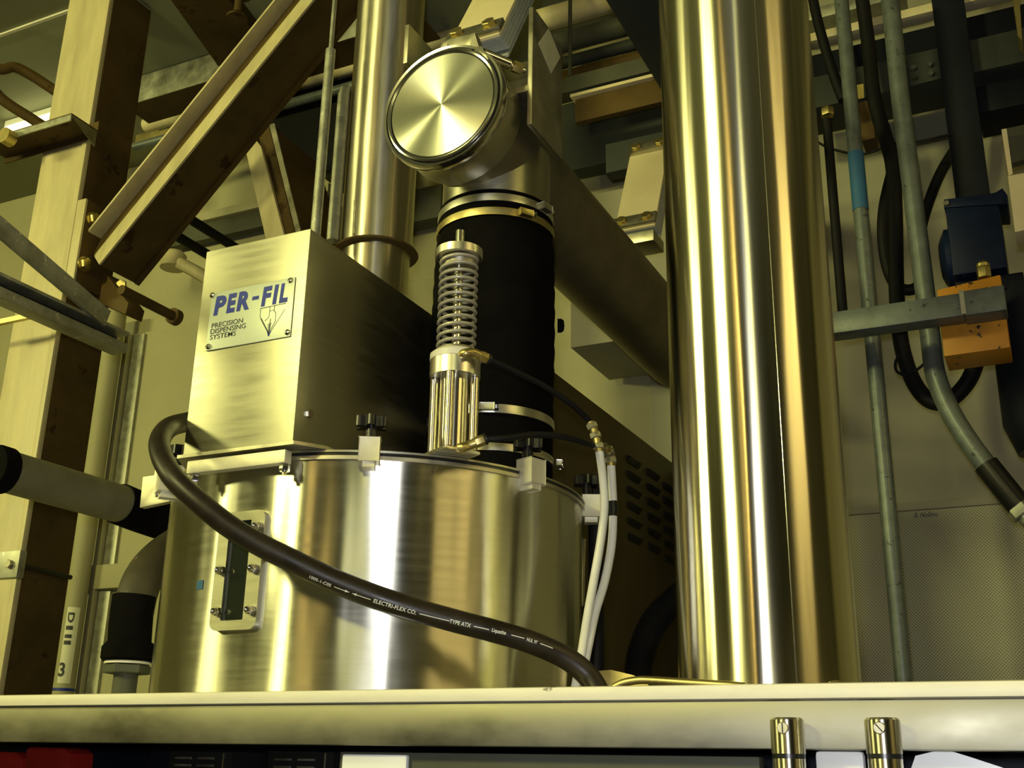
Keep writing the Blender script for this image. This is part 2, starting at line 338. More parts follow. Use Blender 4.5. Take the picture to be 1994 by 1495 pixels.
solo('glare_plate', B().box((a.x, RY + 0.028, 1.40), (c.x, RY + 0.04, PY(1630, 1461, RY + 0.03).z), 0.005), 'enamel_glare', 'painted white glare between the two guide rods', 'painted glare')  # glare on the steel between the rods, painted as a white plate
a, c = PY(1768, 1460, RY + 0.03), PY(1958, 1460, RY + 0.03); b = B()
zz = PY(1850, 1458, RY + 0.03).z
b.prism([(a.x, RY + 0.028, 1.4), (a.x, RY + 0.028, zz - 0.02), (a.x + 0.006, RY + 0.028, zz - 0.006), (a.x + 0.03, RY + 0.028, zz), (c.x - 0.03, RY + 0.028, zz - 0.006), (c.x, RY + 0.028, zz - 0.016), (c.x, RY + 0.028, 1.4)], (0, 0.012, 0))
solo('glare_plate', b, 'enamel_glare', 'painted white glare, sloping, right of both guide rods', 'painted glare')  # glare shape painted white, no separate plate meant
for k, (px, lab) in enumerate([(1533, 'polished upright guide rod with slotted screw, left of the pair on the rail'), (1719, 'polished upright guide rod with slotted screw, right of the pair on the rail')]):
    cc = PY(px, 1425, RY - 0.018); R = 0.0148; x, y = cc.x, RY - 0.0175
    ztop, zg = PY(px, 1396, y - R * 0.8).z, PY(px, 1467, y - R).z
    g = thing('guide_rod', lab, 'rod', (x, y, 1.3), 'guide rods on the rail')
    part('collar', B().lathe((x, y, 0), (0, 0, 1), [(0, zg), (R, zg), (R, ztop - 0.002), (R - 0.002, ztop), (0, ztop)], 40), 'rodsteel', g)
    part('groove_ring', B().lathe((x, y, 0), (0, 0, 1), [(0, zg - 0.004), (R - 0.0005, zg - 0.004), (R - 0.0005, zg), (0, zg)], 40), 'black', g)
    part('shaft', B().cyl((x, y, 1.3), (x, y, zg - 0.004), R - 0.0005, 40), 'rodsteel', g)
    sp = PC(px - 9 + 2 * k, 1417, (x, y), R); n = V((sp.x - x, sp.y - y, 0)).normalized()
    s = part('slotted_screw', B().lathe(sp - n * 0.003, n, [(0, 0), (0.0052, 0), (0.0052, 0.0032), (0.0045, 0.004), (0, 0.004)], 24), 'steel', g)
    u = n.cross(V((0, 0, 1))); ang = math.radians(90 if k == 0 else 50); dv = u * math.cos(ang) + V((0, 0, 1)) * math.sin(ang); pv = n.cross(dv)
    part('slot', B().obox(sp + n * 0.0011, dv * 0.0042, pv * 0.0005, n * 0.0002), 'black', s)
hp = [PY(1196, 1338, 1.13), PY(1212, 1330, 1.13), PY(1235, 1325, 1.13), PY(1262, 1324, 1.13), PY(1340, 1329, 1.13), PY(1420, 1334, 1.13), PY(1450, 1337, 1.13)]
solo('grab_handle', B().tube(spline(hp, 8), 0.0042, 16), 'brass', 'low bent steel bar behind the rail left of the big column pipe', 'handle')
# units below the deck
def drive_unit(pl, pr, lab):
    Y = 1.16; a, c = PY(*pl, Y), PY(*pr, Y); top = PY((pl[0] + pr[0]) / 2, 1462, Y).z
    t = thing('drive_unit', lab, 'drive unit', ((a.x + c.x) / 2, Y + 0.06, 1.35), 'black vented units under the rail')
    part('body', B().box((a.x, Y, 1.35), (c.x, Y + 0.12, top), 0.003), 'black', t)
    w = c.x - a.x
    me = shared('vent_slot', B().box((-w * 0.125, -0.001, -0.0012), (w * 0.125, 0.001, 0.0012)), 'steel')
    for i in range(2):
        for j in range(3): piece('vent_slot', me, t, (a.x + w * (0.24 + 0.36 * i), Y - 0.0005, PY(400, 1476, Y).z - 0.0085 * j))
    part('side_trim', B().cyl((c.x - w * 0.1, Y - 0.002, 1.36), (c.x - w * 0.1, Y - 0.002, top - 0.002), 0.0015, 8), 'chrome', t)
drive_unit((330, 1462), (452, 1462), 'black vented unit under the rail, the left one of two')
drive_unit((522, 1462), (650, 1462), 'black vented unit under the rail, nearest the white glare plate')
for (x0, x1, y0, lab) in [(-30, 42, 1462, 'dull red plastic lump under the rail, in the bottom left corner'), (50, 135, 1453, 'dark red plastic bracket under the rail, second from the left corner')]:
    b = plateY([(x0, 1520), (x0, y0 + 6), (x0 + 8, y0), (x1 - 12, y0 + 2), (x1, y0 + 14), (x1 - 6, 1520)], 1.3, 0.05, 0.004)
    solo('red_bracket', b, 'red', lab, 'bracket')

# ------------------------------------------------------------------ hopper tank
TC = (-0.9197, 1.4298); TR = 0.307; ZR = 1.981
tank = thing('hopper_tank', 'round brushed stainless hopper tank with flat lid standing behind the rail', 'tank', (TC[0], TC[1], DK))
part('tank_wall', B().lathe((TC[0], TC[1], 0), (0, 0, 1), [(0, DK), (TR, DK), (TR, ZR - 0.012), (0, ZR - 0.012)], 128), 'tank', tank)
part('rim', B().lathe((TC[0], TC[1], 0), (0, 0, 1), [(TR - 0.01, ZR - 0.0119), (TR + 0.0035, ZR - 0.0119), (TR + 0.0035, ZR - 0.007), (TR - 0.01, ZR - 0.007)], 128), 'steel', tank)
part('gasket', B().lathe((TC[0], TC[1], 0), (0, 0, 1), [(0, ZR - 0.0069), (TR + 0.002, ZR - 0.0069), (TR + 0.002, ZR - 0.003), (0, ZR - 0.003)], 128), 'black', tank)
part('lid', B().lathe((TC[0], TC[1], 0), (0, 0, 1), [(0, ZR - 0.0029), (TR + 0.004, ZR - 0.0029), (TR + 0.004, ZR), (0, ZR)], 128), 'sheet', tank)
# plate that carries the drive cover and overhangs the tank front
BX0, BX1, BY0, BY1, BZ0, BZ1 = -1.025, -0.8475, 1.105, 1.50, ZR + 0.006, 2.284
b = B(); th = 0.0045
b.prism([(BX0 - 0.004, BY0 - 0.006, ZR + 0.0005), (BX1 + 0.006, BY0 - 0.006, ZR + 0.0005), (BX1 + 0.03, BY0 + 0.03, ZR + 0.0005), (BX1 + 0.03, BY0 + 0.16, ZR + 0.0005), (BX0 - 0.03, BY0 + 0.16, ZR + 0.0005), (BX0 - 0.03, BY0 + 0.04, ZR + 0.0005)], (0, 0, th))
part('lid_extension', b, 'steel', tank)
fb = part('flange_bar', B().box((BX0 + 0.012, BY0 - 0.003, ZR - 0.021), (BX1 - 0.008, BY0 + 0.011, ZR - 0.004), 0.001), 'block', tank, 'pale bar under the lid extension')
nut = shared('nut', B().hexa((0, 0, -0.009), (0, 0, 1), 0.0068, 0.009).cyl((0, 0, -0.014), (0, 0, 0), 0.0032, 12), 'chrome')
for x in (BX0 + 0.022, BX1 - 0.012): piece('nut', nut, fb, (x, BY0 + 0.004, ZR - 0.022))
# sight window
wp = PC(468, 1112, TC, TR); wn = V((wp.x - TC[0], wp.y - TC[1], 0)).normalized(); wt = V((0, 0, 1)).cross(wn)
if wt.dot(RX) < 0: wt = -wt
ztop, zb = PC(470, 998, TC, TR).z, PC(468, 1227, TC, TR).z; zc = (ztop + zb) / 2; hh = (ztop - zb) / 2; hw = 0.0365
def wpt(u, z, o=0.0): return wp + wt * u + V((0, 0, z - wp.z)) + wn * o
def rrect(hw, hh, r, n=5):
    pts = []
    for cx, cz, a0 in ((hw - r, hh - r, 0), (-hw + r, hh - r, 90), (-hw + r, -hh + r, 180), (hw - r, -hh + r, 270)):
        for k in range(n + 1): a = math.radians(a0 + 90 * k / n); pts.append((cx + r * math.cos(a), cz + r * math.sin(a)))
    return pts
fr = B(); outer = rrect(hw, hh, 0.011); inner = rrect(0.0175, hh - 0.012, 0.0015); n = len(outer)
vsx = [wpt(u, zc + z, o) for o in (-0.003, 0.006) for u, z in outer] + [wpt(u - 0.002, zc + z, o) for o in (-0.003, 0.006) for u, z in inner]
fsx = []
for i in range(n):
    j = (i + 1) % n
    fsx += [(i, j, n + j, n + i), (2 * n + i, 3 * n + i, 3 * n + j, 2 * n + j), (n + i, n + j, 3 * n + j, 3 * n + i), (i, 2 * n + i, 2 * n + j, j)]
fr.raw(vsx, fsx); bmesh.ops.recalc_face_normals(fr.bm, faces=fr.bm.faces)
win = part('window_frame', fr, 'sheet', tank, 'bolted window frame with rounded corners')
part('window_pane', B().obox(wpt(-0.002, zc, 0.0005), wt * 0.0174, wn * 0.0012, V((0, 0, hh - 0.0122))), 'glass', win, 'dark shiny glass')
for (px, py) in [(500, 1024), (428, 1110), (492, 1106), (420, 1190), (486, 1187)]:
    q = PC(px, py, TC, TR + 0.012); u = (q - wp).dot(wt); q = wpt(max(-0.031, min(0.029, u)), q.z, 0.006)
    part('window_nut', B().hexa(q, wn, 0.0062, 0.007).lathe(q + wn * 0.007, wn, [(0.0048, 0), (0.0048, 0.0015), (0.0036, 0.004), (0.0024, 0.004), (0.0024, 0.002), (0, 0.002)], 14), 'chrome', win)
# blue tape patch
b = B(); q = [PC(x, y, TC, TR + 0.0006) for x, y in ((384, 1130), (396, 1129), (394, 1147), (382, 1148))]
part('tape_patch', b.raw(q, [(0, 1, 2, 3)]), 'bluetape', tank, 'small blue tape patch')
# lid clamps with star knobs
def star_knob(b, c, r, h):
    pts = []
    for k in range(48):
        a = 2 * math.pi * k / 48; rr = r * (0.80 + 0.20 * math.cos(6 * a)); pts.append(V((c[0] + rr * math.cos(a), c[1] + rr * math.sin(a), c[2])))
    b.prism(pts, (0, 0, h)); return b
def lid_clamp(px, py, wpx, tilt=0.0, knob=True, big=False):
    q = PC(px, py, TC, TR + 0.006); n = V((q.x - TC[0], q.y - TC[1], 0)).normalized(); t = V((0, 0, 1)).cross(n)
    s = wpx / F * (q - CAM).length / 2
    o = q + n * 0.004 - V((0, 0, 0))
    cl = part('lid_clamp', B().obox((o.x, o.y, ZR - 0.003), t * s, n * s * 0.95, V((0, 0, s * 1.2)), 0.0012).obox((o.x + n.x * 0.0, o.y + n.y * 0.0, ZR - 0.003 - s * 1.45), t * s * 0.6, n * s * 0.7, V((0, 0, s * 0.3)), 0.0008), 'block', tank)
    o = o - n * s * 0.5
    z0 = ZR - 0.003 + s * 1.2
    part('clamp_stem', B().cyl((o.x, o.y, z0 - 0.002), (o.x, o.y, z0 + 0.019), 0.0075, 18), 'black', cl)
    part('star_knob', star_knob(B(), (o.x, o.y, z0 + 0.0165), 0.022, 0.013).lathe((o.x, o.y, z0 + 0.0295), (0, 0, 1), [(0.012, -0.001), (0.011, 0.003), (0, 0.004)], 20), 'black', cl, 'black star shaped knob')
lid_clamp(720, 880, 40); lid_clamp(1030, 922, 40); lid_clamp(1146, 972, 36); lid_clamp(334, 950, 40)
# left hinge bracket (pale hooked plate)
q = PZ(300, 957, ZR - 0.02)
hb = B(); Yh = 1.34
hb.prism([PY(x, y, Yh) for x, y in ((278, 928), (300, 925), (303, 905), (322, 900), (322, 930), (304, 945), (302, 968), (330, 966), (330, 976), (272, 988))], (0, 0.012, 0), 0.0008)
part('hinge_bracket', hb, 'block', tank, 'pale hooked hinge plate at the left')
part('hinge_pin', B().cyl(PY(316, 952, Yh - 0.004), PY(316, 952, Yh - 0.004) + V((0, 0.02, 0)), 0.0095, 20), 'brass', tank)
# side latch strip on the right
q0, q1 = PC(1138, 1050, TC, TR), PC(1134, 1180, TC, TR)
part('side_strip', B().tube([q0, q1], 0.0025, 10), 'chrome', tank)

# ------------------------------------------------------------------ drive cover with nameplate
box = thing('drive_cover', 'tall square stainless cover box with a nameplate, on top of the tank', 'cover box', ((BX0 + BX1) / 2, (BY0 + BY1) / 2, BZ0))
part('cover_shell', B().box((BX0, BY0, BZ0), (BX1, BY1, BZ1), 0.0018), 'sheet', box)
q = PX(600, 806, BX1)
part('side_bolt', B().hexa(q, (1, 0, 0), 0.0062, 0.005), 'chrome', box)
q = PX(838, 668, BX1)
NP = [PY(x, y, BY0 - 0.0025) for x, y in ((411, 571), (574, 539), (565, 654), (401, 683))]     # corners from the photo
nx0, nx1 = (NP[0].x + NP[3].x) / 2, (NP[1].x + NP[2].x) / 2; nz1, nz0 = (NP[0].z + NP[1].z) / 2, (NP[2].z + NP[3].z) / 2
npl = part('nameplate', B().box((nx0, BY0 - 0.0022, nz0), (nx1, BY0 - 0.0003, nz1), 0.0006), 'plate', box, 'pale printed nameplate')
NW, NH = nx1 - nx0, nz1 - nz0
def onplate(vs, off=0.0004): return [V((nx0 + v.x * NW, BY0 - 0.0022 - off, nz0 + v.y * NH)) for v in vs]
def ptext(s, x0, x1, y0, y1, m, bold=0.0, shear=0.0, name='lettering', label=None):
    vs, fs = text_geo(s, 1.0, bold, shear); part(name, B().raw(onplate(fit(vs, x0, x1, y0, y1)), fs), m, npl, label)
for ch_, xa_, xb_ in (('P', .05, .195), ('E', .207, .318), ('R', .330, .482), ('F', .625, .742), ('I', .757, .818), ('L', .835, .935)):
    ptext(ch_, xa_, xb_, 0.59, 0.925, 'inkblue', 0.05, 0.10, 'letter', 'bold blue letter ' + ch_)
ptext('-', 0.51, 0.592, 0.735, 0.795, 'inkblue', 0.03, 0.10, 'hyphen')
ptext('PRECISION', 0.045, 0.425, 0.375, 0.46, 'inkdark', 0.004, name='small_print'); ptext('DISPENSING', 0.04, 0.465, 0.275, 0.36, 'inkdark', 0.004, name='small_print'); ptext('SYSTEMS', 0.04, 0.355, 0.175, 0.26, 'inkdark', 0.004, name='small_print')
def stroke(b, pts, w=0.006):
    for (xa, ya), (xb, yb) in zip(pts, pts[1:]):
        ya, yb = ya * 1.08, yb * 1.08
        dx, dy = (xb - xa) * NW, (yb - ya) * NH; l = math.hypot(dx, dy) or 1; ox, oy = -dy / l * w / 2 * NW / NW, dx / l * w / 2
        ox, oy = -dy / l * w * 0.5 / NW * NW, dx / l * w * 0.5
        vv = [V((nx0 + xa * NW + s * ox * NW, BY0 - 0.0026, nz0 + ya * NH + s * oy * NW)) for s in (1, -1)] + [V((nx0 + xb * NW + s * ox * NW, BY0 - 0.0026, nz0 + yb * NH + s * oy * NW)) for s in (-1, 1)]
        b.raw(vv, [(0, 1, 2, 3)])
    return b
b = B(); stroke(b, [(0.62, 0.52), (0.92, 0.53)]); stroke(b, [(0.625, 0.52), (0.625, 0.40), (0.64, 0.36)], 0.004); stroke(b, [(0.915, 0.44), (0.77, 0.12)], 0.004)
stroke(b, [(0.64, 0.36), (0.74, 0.12)], 0.013); stroke(b, [(0.735, 0.52), (0.735, 0.36), (0.69, 0.31)], 0.004); stroke(b, [(0.79, 0.52), (0.79, 0.43), (0.81, 0.42), (0.815, 0.28), (0.76, 0.13)], 0.005)
stroke(b, [(0.735, 0.45), (0.79, 0.46)], 0.004); stroke(b, [(0.755, 0.33), (0.75, 0.10)], 0.007)
for k in range(7): stroke(b, [(0.75 - 0.022 + 0.002 * k, 0.24 - 0.025 * k), (0.75 + 0.02 - 0.002 * k, 0.255 - 0.025 * k)], 0.006)
part('funnel_drawing', b, 'inkdark', npl, 'small line drawing of a funnel with an auger')
b = B(); stroke(b, [(0.735, 0.13), (0.75, 0.06), (0.768, 0.13)], 0.012); part('auger_tip', b, 'inkblue', npl)
for i, (px, py) in enumerate([(414, 575), (566, 546), (560, 647), (406, 675)]):
    q = PY(px, py, BY0 - 0.0022); s = part('screw', B().lathe((q.x, BY0 - 0.0023, q.z), (0, -1, 0), [(0, 0), (0.0042, 0), (0.0038, 0.0014), (0.002, 0.0021), (0, 0.0022)], 18), 'chrome', npl)
    a = (0.5, 0.1, 0.9, 0.05)[i]; part('slot', B().obox((q.x, BY0 - 0.0046, q.z), V((math.cos(a), 0, math.sin(a))) * 0.0034, (0, 0.0002, 0), V((-math.sin(a), 0, math.cos(a))) * 0.0005), 'black', s)

# ------------------------------------------------------------------ rubber boot, conveyor tube
BC = (-0.750, 1.4583); BR = 0.0905
def zat(px, py, c, R=0.0): return PC(px, py, c, R).z if R else (CAM + ray(px, py) * (math.hypot(*c) / math.hypot(ray(px, py).x, ray(px, py).y))).z
zc1 = PC(965, 384, BC, BR).z        # upper clamp centre (front)
zc2 = PC(965, 412, BC, BR).z
zboot = PC(965, 368, BC, BR).z
zlow1, zlow2 = PC(1010, 797, BC, BR + 0.01).z, PC(975, 868, BC, BR + 0.01).z
boot = B(); prof = [(BR - 0.002, ZR + 0.001), (BR + 0.004, ZR + 0.001), (BR + 0.004, zlow1 + 0.01)]
nseg = 26
for k in range(nseg + 1):
    t = k / nseg; z = zlow1 + 0.012 + (zc2 - 0.02 - zlow1 - 0.012) * t
    prof.append((BR + 0.004 + 0.0018 * math.sin(math.pi * t) + 0.0008 * math.sin(k * 2.1), z))
prof += [(BR + 0.001, zc2 - 0.012), (BR + 0.001, zboot), (BR - 0.002, zboot + 0.001), (BR - 0.002, ZR + 0.001)]
bt = solo('rubber_boot', boot.lathe((BC[0], BC[1], 0), (0, 0, 1), prof, 72), 'rubber', 'black rubber boot sleeve between the tank lid and conveyor outlet', 'boot', (BC[0], BC[1], ZR + 0.001))
q = PC(1088, 634, BC, BR + 0.003); n = V((q.x - BC[0], q.y - BC[1], 0)).normalized()
part('plug', B().lathe(q - n * 0.002, n, [(0, 0), (0.011, 0), (0.011, 0.006), (0.008, 0.01), (0, 0.011)], 16), 'rubber', bt)
def hose_clamp(z, R, hpx, px_screw, lab, m='alu'):
    h = hpx
    t = thing('hose_clamp', lab, 'hose clamp', (BC[0], BC[1], z - h / 2), 'hose clamps on the rubber boot')
    part('band', B().lathe((BC[0], BC[1], z), (0, 0, 1), [(R, -h / 2), (R + 0.0018, -h / 2), (R + 0.0022, 0), (R + 0.0018, h / 2), (R, h / 2), (R, -h / 2)], 96), m, t)
    q = PC(px_screw[0], px_screw[1], BC, R + 0.004); n = V((q.x - BC[0], q.y - BC[1], 0)).normalized(); u = V((0, 0, 1)).cross(n)
    q = V((q.x, q.y, z))
    hs = part('screw_housing', B().obox(q + n * 0.003, u * 0.011, n * 0.0045, V((0, 0, h * 0.42)), 0.001), m, t)
    part('screw_head', B().hexa(q + n * 0.004 + u * 0.011, u, 0.0055, 0.006), 'chrome', hs)
    # perforation slots of the band near the screw
    me = []; bb = B()
    for k in range(14):
        a = math.atan2(n.y, n.x) - 0.16 - k * 0.035; nn = V((math.cos(a), math.sin(a), 0)); tt = V((0, 0, 1)).cross(nn)
        bb.obox(V((BC[0], BC[1], z)) + nn * (R + 0.0021), tt * 0.0008 + V((0, 0, 0.0)), nn * 0.0002, V((0, 0, h * 0.22)) + tt * 0.0008)
    part('thread_slots', bb, 'steel', t)
hose_clamp(zc1, BR + 0.0012, 0.0125, (1060, 400), 'upper bright hose clamp of two at the top of the boot')
hose_clamp(zc2, BR + 0.0025, 0.0125, (1022, 425), 'lower yellowed hose clamp of two at the top of the boot', 'brass')
hose_clamp(zlow1, BR + 0.0042, 0.013, (948, 797), 'bright hose clamp round the boot foot beside the air cylinder')
hose_clamp(zlow2, BR + 0.0042, 0.011, (1085, 888), 'lowest hose clamp on the boot, just above the lid')

CX, CZ = -0.750, 2.548; CR = 0.0855
capP = PX(860, 218, CX); CY = capP.y
conv = thing('tube_conveyor', 'stainless tube conveyor running back above the tank, round polished end cap facing out', 'conveyor', (CX, 1.9, CZ - CR))
part('tube', B().cyl((CX, CY + 0.05, CZ), (CX, 2.43, CZ), CR, 64), 'convtube', conv)
part('outlet', B().cyl((BC[0], BC[1], zboot - 0.03), (BC[0], BC[1], CZ), BR - 0.003, 64), 'sheet', conv)
CRo = 0.098
part('end_collar', B().lathe((CX, CY, CZ), (0, 1, 0), [(CRo - 0.008, 0.004), (CRo - 0.001, 0.004), (CRo, 0.008), (CRo, 0.070), (CRo - 0.001, 0.073), (CR, 0.074), (CR, 0.080), (CRo - 0.008, 0.06), (CRo - 0.008, 0.004)], 96), 'sheet', conv)
ring = part('clamp_band', B().lathe((CX, CY, CZ), (0, 1, 0), [(CRo + 0.0002, 0.0), (CRo + 0.004, -0.001), (CRo + 0.0055, 0.005), (CRo + 0.0055, 0.015), (CRo + 0.003, 0.019), (CRo + 0.0002, 0.019), (CRo + 0.0002, 0)], 96), 'chrome', conv)
part('gasket', B().lathe((CX, CY, CZ), (0, 1, 0), [(CRo - 0.010, 0.003), (CRo - 0.0005, 0.003), (CRo - 0.0005, 0.009), (CRo - 0.010, 0.009), (CRo - 0.010, 0.003)], 96), 'black', conv)
M['turned'] = mat('turned_stainless', (0.70, 0.70, 0.58), 0.36, 1, 0.05, 20, (1, 1, 1), 0.92, center=(CX, CY - 0.002, CZ), spots=((0.3, 0.25, 0.15), 60, 0.78))
part('end_cap', B().lathe((CX, CY, CZ), (0, -1, 0), [(0, -0.01), (CRo - 0.011, -0.01), (CRo - 0.011, 0.0015), (CRo - 0.0125, 0.002), (0, 0.002)], 128), 'turned', conv, 'polished disc with fan shaped reflections')
part('cap_ring', B().lathe((CX, CY, CZ), (0, -1, 0), [(CRo - 0.0085, -0.003), (CRo - 0.002, -0.003), (CRo - 0.003, 0.002), (CRo - 0.0055, 0.003), (CRo - 0.0085, 0.0015), (CRo - 0.0085, -0.003)], 96), 'chrome', conv)
# latch on the band: bracket, T-bolt, lever
Yl = CY + 0.004
part('latch_plate', B().prism([PY(x, y, Yl) for x, y in ((857, 93), (862, 81), (880, 74), (916, 66), (924, 63), (912, 97), (900, 97), (880, 98), (866, 101))], (0, 0.004, 0), 0.0006).cyl(PY(867, 88, Yl - 0.002), PY(867, 88, Yl - 0.002) + V((0, 0.006, 0)), 0.004, 14).prism([PY(x, y, Yl) for x, y in ((924, 63), (934, 96), (912, 97))], (0, 0.018, 0)), 'steel', ring)
q = PY(932, 98, Yl - 0.004)
part('latch_pivot', B().cyl(q, q + V((0, 0.024, 0)), 0.0075, 18), 'chrome', ring)
q0, q1 = PY(945, 106, Yl + 0.01), PY(1012, 134, Yl + 0.06); q0 = PY(940, 104, Yl + 0.01)
tb = part('tension_bolt', B().cyl(q0, q0.lerp(q1, 0.72), 0.0085, 20).cyl(q0.lerp(q1, 0.7), q1 + (q1 - q0) * 0.14, 0.0042, 14), 'chrome', ring)
part('tension_nut', B().hexa(q0.lerp(q1, 0.80), q1 - q0, 0.0095, 0.016), 'brass', tb)
lev = [PY(x, y, Yl + d) for x, y, d in ((935, 98, 0.0), (950, 118, 0.004), (963, 150, 0.016), (975, 182, 0.03), (986, 194, 0.04))]
part('latch_lever', B().tube(spline(lev, 5), [0.0045 + 0.0025 * math.sin(k / 20 * math.pi) for k in range(21)], 10), 'steel', ring)
# side plates
def side_plate(px, pyt, pyb, X, dep, th, name='mount_plate'):
    a, c = PX(px, pyt, X), PX(px, pyb, X); y0 = (a.y + c.y) / 2
    return B().box((X - th, y0, c.z), (X, y0 + dep, a.z), 0.001), y0
bR, yR = side_plate(1037, 10, 242, -0.632, 0.0, 0.007)
yE = PX(1095, 200, -0.632).y; zT, zBm = PX(1037, 10, -0.632).z, PX(1037, 243, -0.632).z
rp = part('mount_plate', B().box((-0.640, yR, zBm), (-0.632, yE, zT), 0.001), 'steel', conv)
part('paper_sticker', B().prism([PX(x, y, -0.6318) for x, y in ((1048, 84), (1068, 55), (1091, 112), (1073, 143))], (0.0004, 0, 0)), 'sticker', rp, 'pale paper sticker')
part('mount_plate', B().box((-0.868, yR, PX(815, 135, -0.868).z - 0.02), (-0.860, yE, PX(815, 78, -0.868).z), 0.001), 'steel', conv)
part('cross_bar', B().cyl((-0.86, yR + 0.045, zT - 0.115), (-0.64, yR + 0.045, zT - 0.115), 0.017, 24), 'steel', conv)
part('saddle_weld', B().box((-0.70, yR + 0.02, CZ + 0.05), (-0.640, yE - 0.01, CZ + 0.075), 0.002), 'steel', conv)
# leaf springs: stacked pale leaves leaning back, clamp bars and bolts
def leaf_spring(pc, X0, X1, Yb, ang, length, both, lab):
    base = PY(*pc, Yb); d = V((0, math.sin(ang), math.cos(ang))); n = V((0, -math.cos(ang), math.sin(ang))); xm = (X0 + X1) / 2; hwid = (X1 - X0) / 2
    o = V((xm, base.y, base.z)); N = 5; th = 0.0062; step = 0.0078
    root = part('leaf_spring', B().obox(o + d * (length / 2) - n * (step * N + 0.004), V((hwid * 0.98, 0, 0)), d * (length / 2), n * 0.002), 'leafedge', conv, lab)
    for k in range(N):
        part('leaf', B().obox(o + d * (length / 2 + k * 0.0045 - 0.004) - n * (step * (k + 0.5)), V((hwid, 0, 0)), d * (length / 2), n * th / 2, 0.0006), 'leaf' if k == 0 else 'leafedge', root)
    for e in ((0, 1) if both else (0,)):
        cpos = o + d * (0.016 if e == 0 else length - 0.016) + n * 0.0045
        part('clamp_bar', B().obox(cpos, V((hwid * 1.06, 0, 0)), d * 0.016, n * 0.0044, 0.0008), 'steel', root)
        for s in (-0.62, 0.62):
            part('bolt', B().hexa(cpos + V((hwid * s, 0, 0)) + n * 0.0045, n, 0.0115, 0.008).lathe(cpos + V((hwid * s, 0, 0)) + n * 0.0035, n, [(0, 0), (0.013, 0), (0.013, 0.0015), (0, 0.0015)], 20), 'brass', root)
    return root
Yb1 = yR + 0.03
xa, xb = PY(872, 62, Yb1).x, PY(972, 62, Yb1).x
leaf_spring((915, 78), xa, xb, Yb1, math.radians(28), 0.30, False, 'front stack of pale leaves with two bolts')
Y2 = 2.12
xa2, xb2 = PY(1196, 432, Y2).x, PY(1275, 432, Y2).x
lz = PY(1240, 290, Y2 + 0.12).z - PY(1235, 440, Y2).z
leaf_spring((1235, 442), xa2, xb2, Y2, math.radians(24), lz / math.cos(math.radians(24)) + 0.01, True, 'rear stack of pale leaves between two clamp bars')
part('rear_saddle', B().box((xa2 + 0.01, Y2 - 0.01, PY(1235, 470, Y2).z - 0.01), (xb2, Y2 + 0.06, PY(1235, 452, Y2).z - 0.006), 0.002), 'steel', conv)
q = PY(1235, 300, Y2 + 0.2)
part('rear_channel', B().box((q.x - 0.06, Y2 + 0.16, q.z - 0.06), (q.x + 0.10, Y2 + 0.2, q.z + 0.02), 0.002), 'bluegrey', conv)

# ------------------------------------------------------------------ air cylinder
AC = PR(881, 868, 1.402); AX, AY = AC.x, AC.y; A2 = (AX, AY)
def az(py, px=882, r=0.02): return PC(px, py, A2, r).z
z0, z1 = ZR + 0.0005, az(868, r=0.03)
zh0, zh1, zh2 = az(722, r=0.03), az(690, r=0.03), az(672, r=0.03)
zs1, zd0, zd1, zr = az(488, 890, 0.02), az(486, 893, 0.03), az(470, 893, 0.03), az(450, 893, 0.0)
RH = 0.0335
ac = thing('air_cylinder', 'upright air cylinder with coil spring and tie rods on the tank lid', 'air cylinder', (AX, AY, ZR))
nc = V((-AX, -AY, 0)).normalized(); th0 = math.atan2(nc.y, nc.x) - math.radians(13)
u = V((math.cos(th0 + math.pi / 4), math.sin(th0 + math.pi / 4), 0)); v = V((-u.y, u.x, 0))
part('base', B().obox((AX, AY, (z0 + z1) / 2), u * 0.0265, v * 0.0265, V((0, 0, (z1 - z0) / 2)), 0.002), 'alu', ac)
part('barrel', B().cyl((AX, AY, z1), (AX, AY, zh0), 0.0195, 48), 'rodsteel', ac)
for k in range(4):
    p = V((AX + 0.0268 * math.cos(th0 + k * math.pi / 2), AY + 0.0268 * math.sin(th0 + k * math.pi / 2), 0))
    tr = part('tie_rod', B().cyl((p.x, p.y, z1 + 0.0005), (p.x, p.y, zh0 - 0.0005), 0.0062, 20), 'rodsteel', ac)
part('head', B().lathe((AX, AY, 0), (0, 0, 1), [(0, zh0), (RH, zh0), (RH, zh1), (0, zh1)], 48), 'alu', ac)
part('head_cap', B().lathe((AX, AY, 0), (0, 0, 1), [(0, zh1 + 0.0003), (RH + 0.0005, zh1 + 0.0003), (RH + 0.0005, zh2 - 0.004), (RH - 0.004, zh2), (0, zh2)], 48), 'plastic_white', ac)
coil = []; turns = 12.5; zs0 = zh2 + 0.003
rs = 0.0245
for k in range(int(turns * 24) + 1):
    a = 2 * math.pi * k / 24; f = k / (turns * 24); coil.append((AX + rs * math.cos(a), AY + rs * math.sin(a), zs0 + (zs1 - zs0) * f))
part('spring', B().tube(coil, 0.0025, 8), 'springsteel', ac, 'grey coil spring')
part('spring_seat', B().lathe((AX, AY, 0), (0, 0, 1), [(0, zh2), (0.027, zh2), (0.026, zh2 + 0.004), (0, zh2 + 0.004)], 40), 'steel', ac)
part('rod', B().cyl((AX, AY, zh2), (AX, AY, zr), 0.0062, 24), 'chrome', ac)
part('top_disc', B().lathe((AX, AY, 0), (0, 0, 1), [(0, zd0), (0.031, zd0), (0.032, zd0 + 0.001), (0.032, zd1), (0, zd1)], 56), 'alu', ac)
part('top_collar', B().lathe((AX, AY, 0), (0, 0, 1), [(0, zd0 - 0.012), (0.021, zd0 - 0.012), (0.024, zd0 - 0.001), (0, zd0 - 0.001)], 40), 'steel', ac)
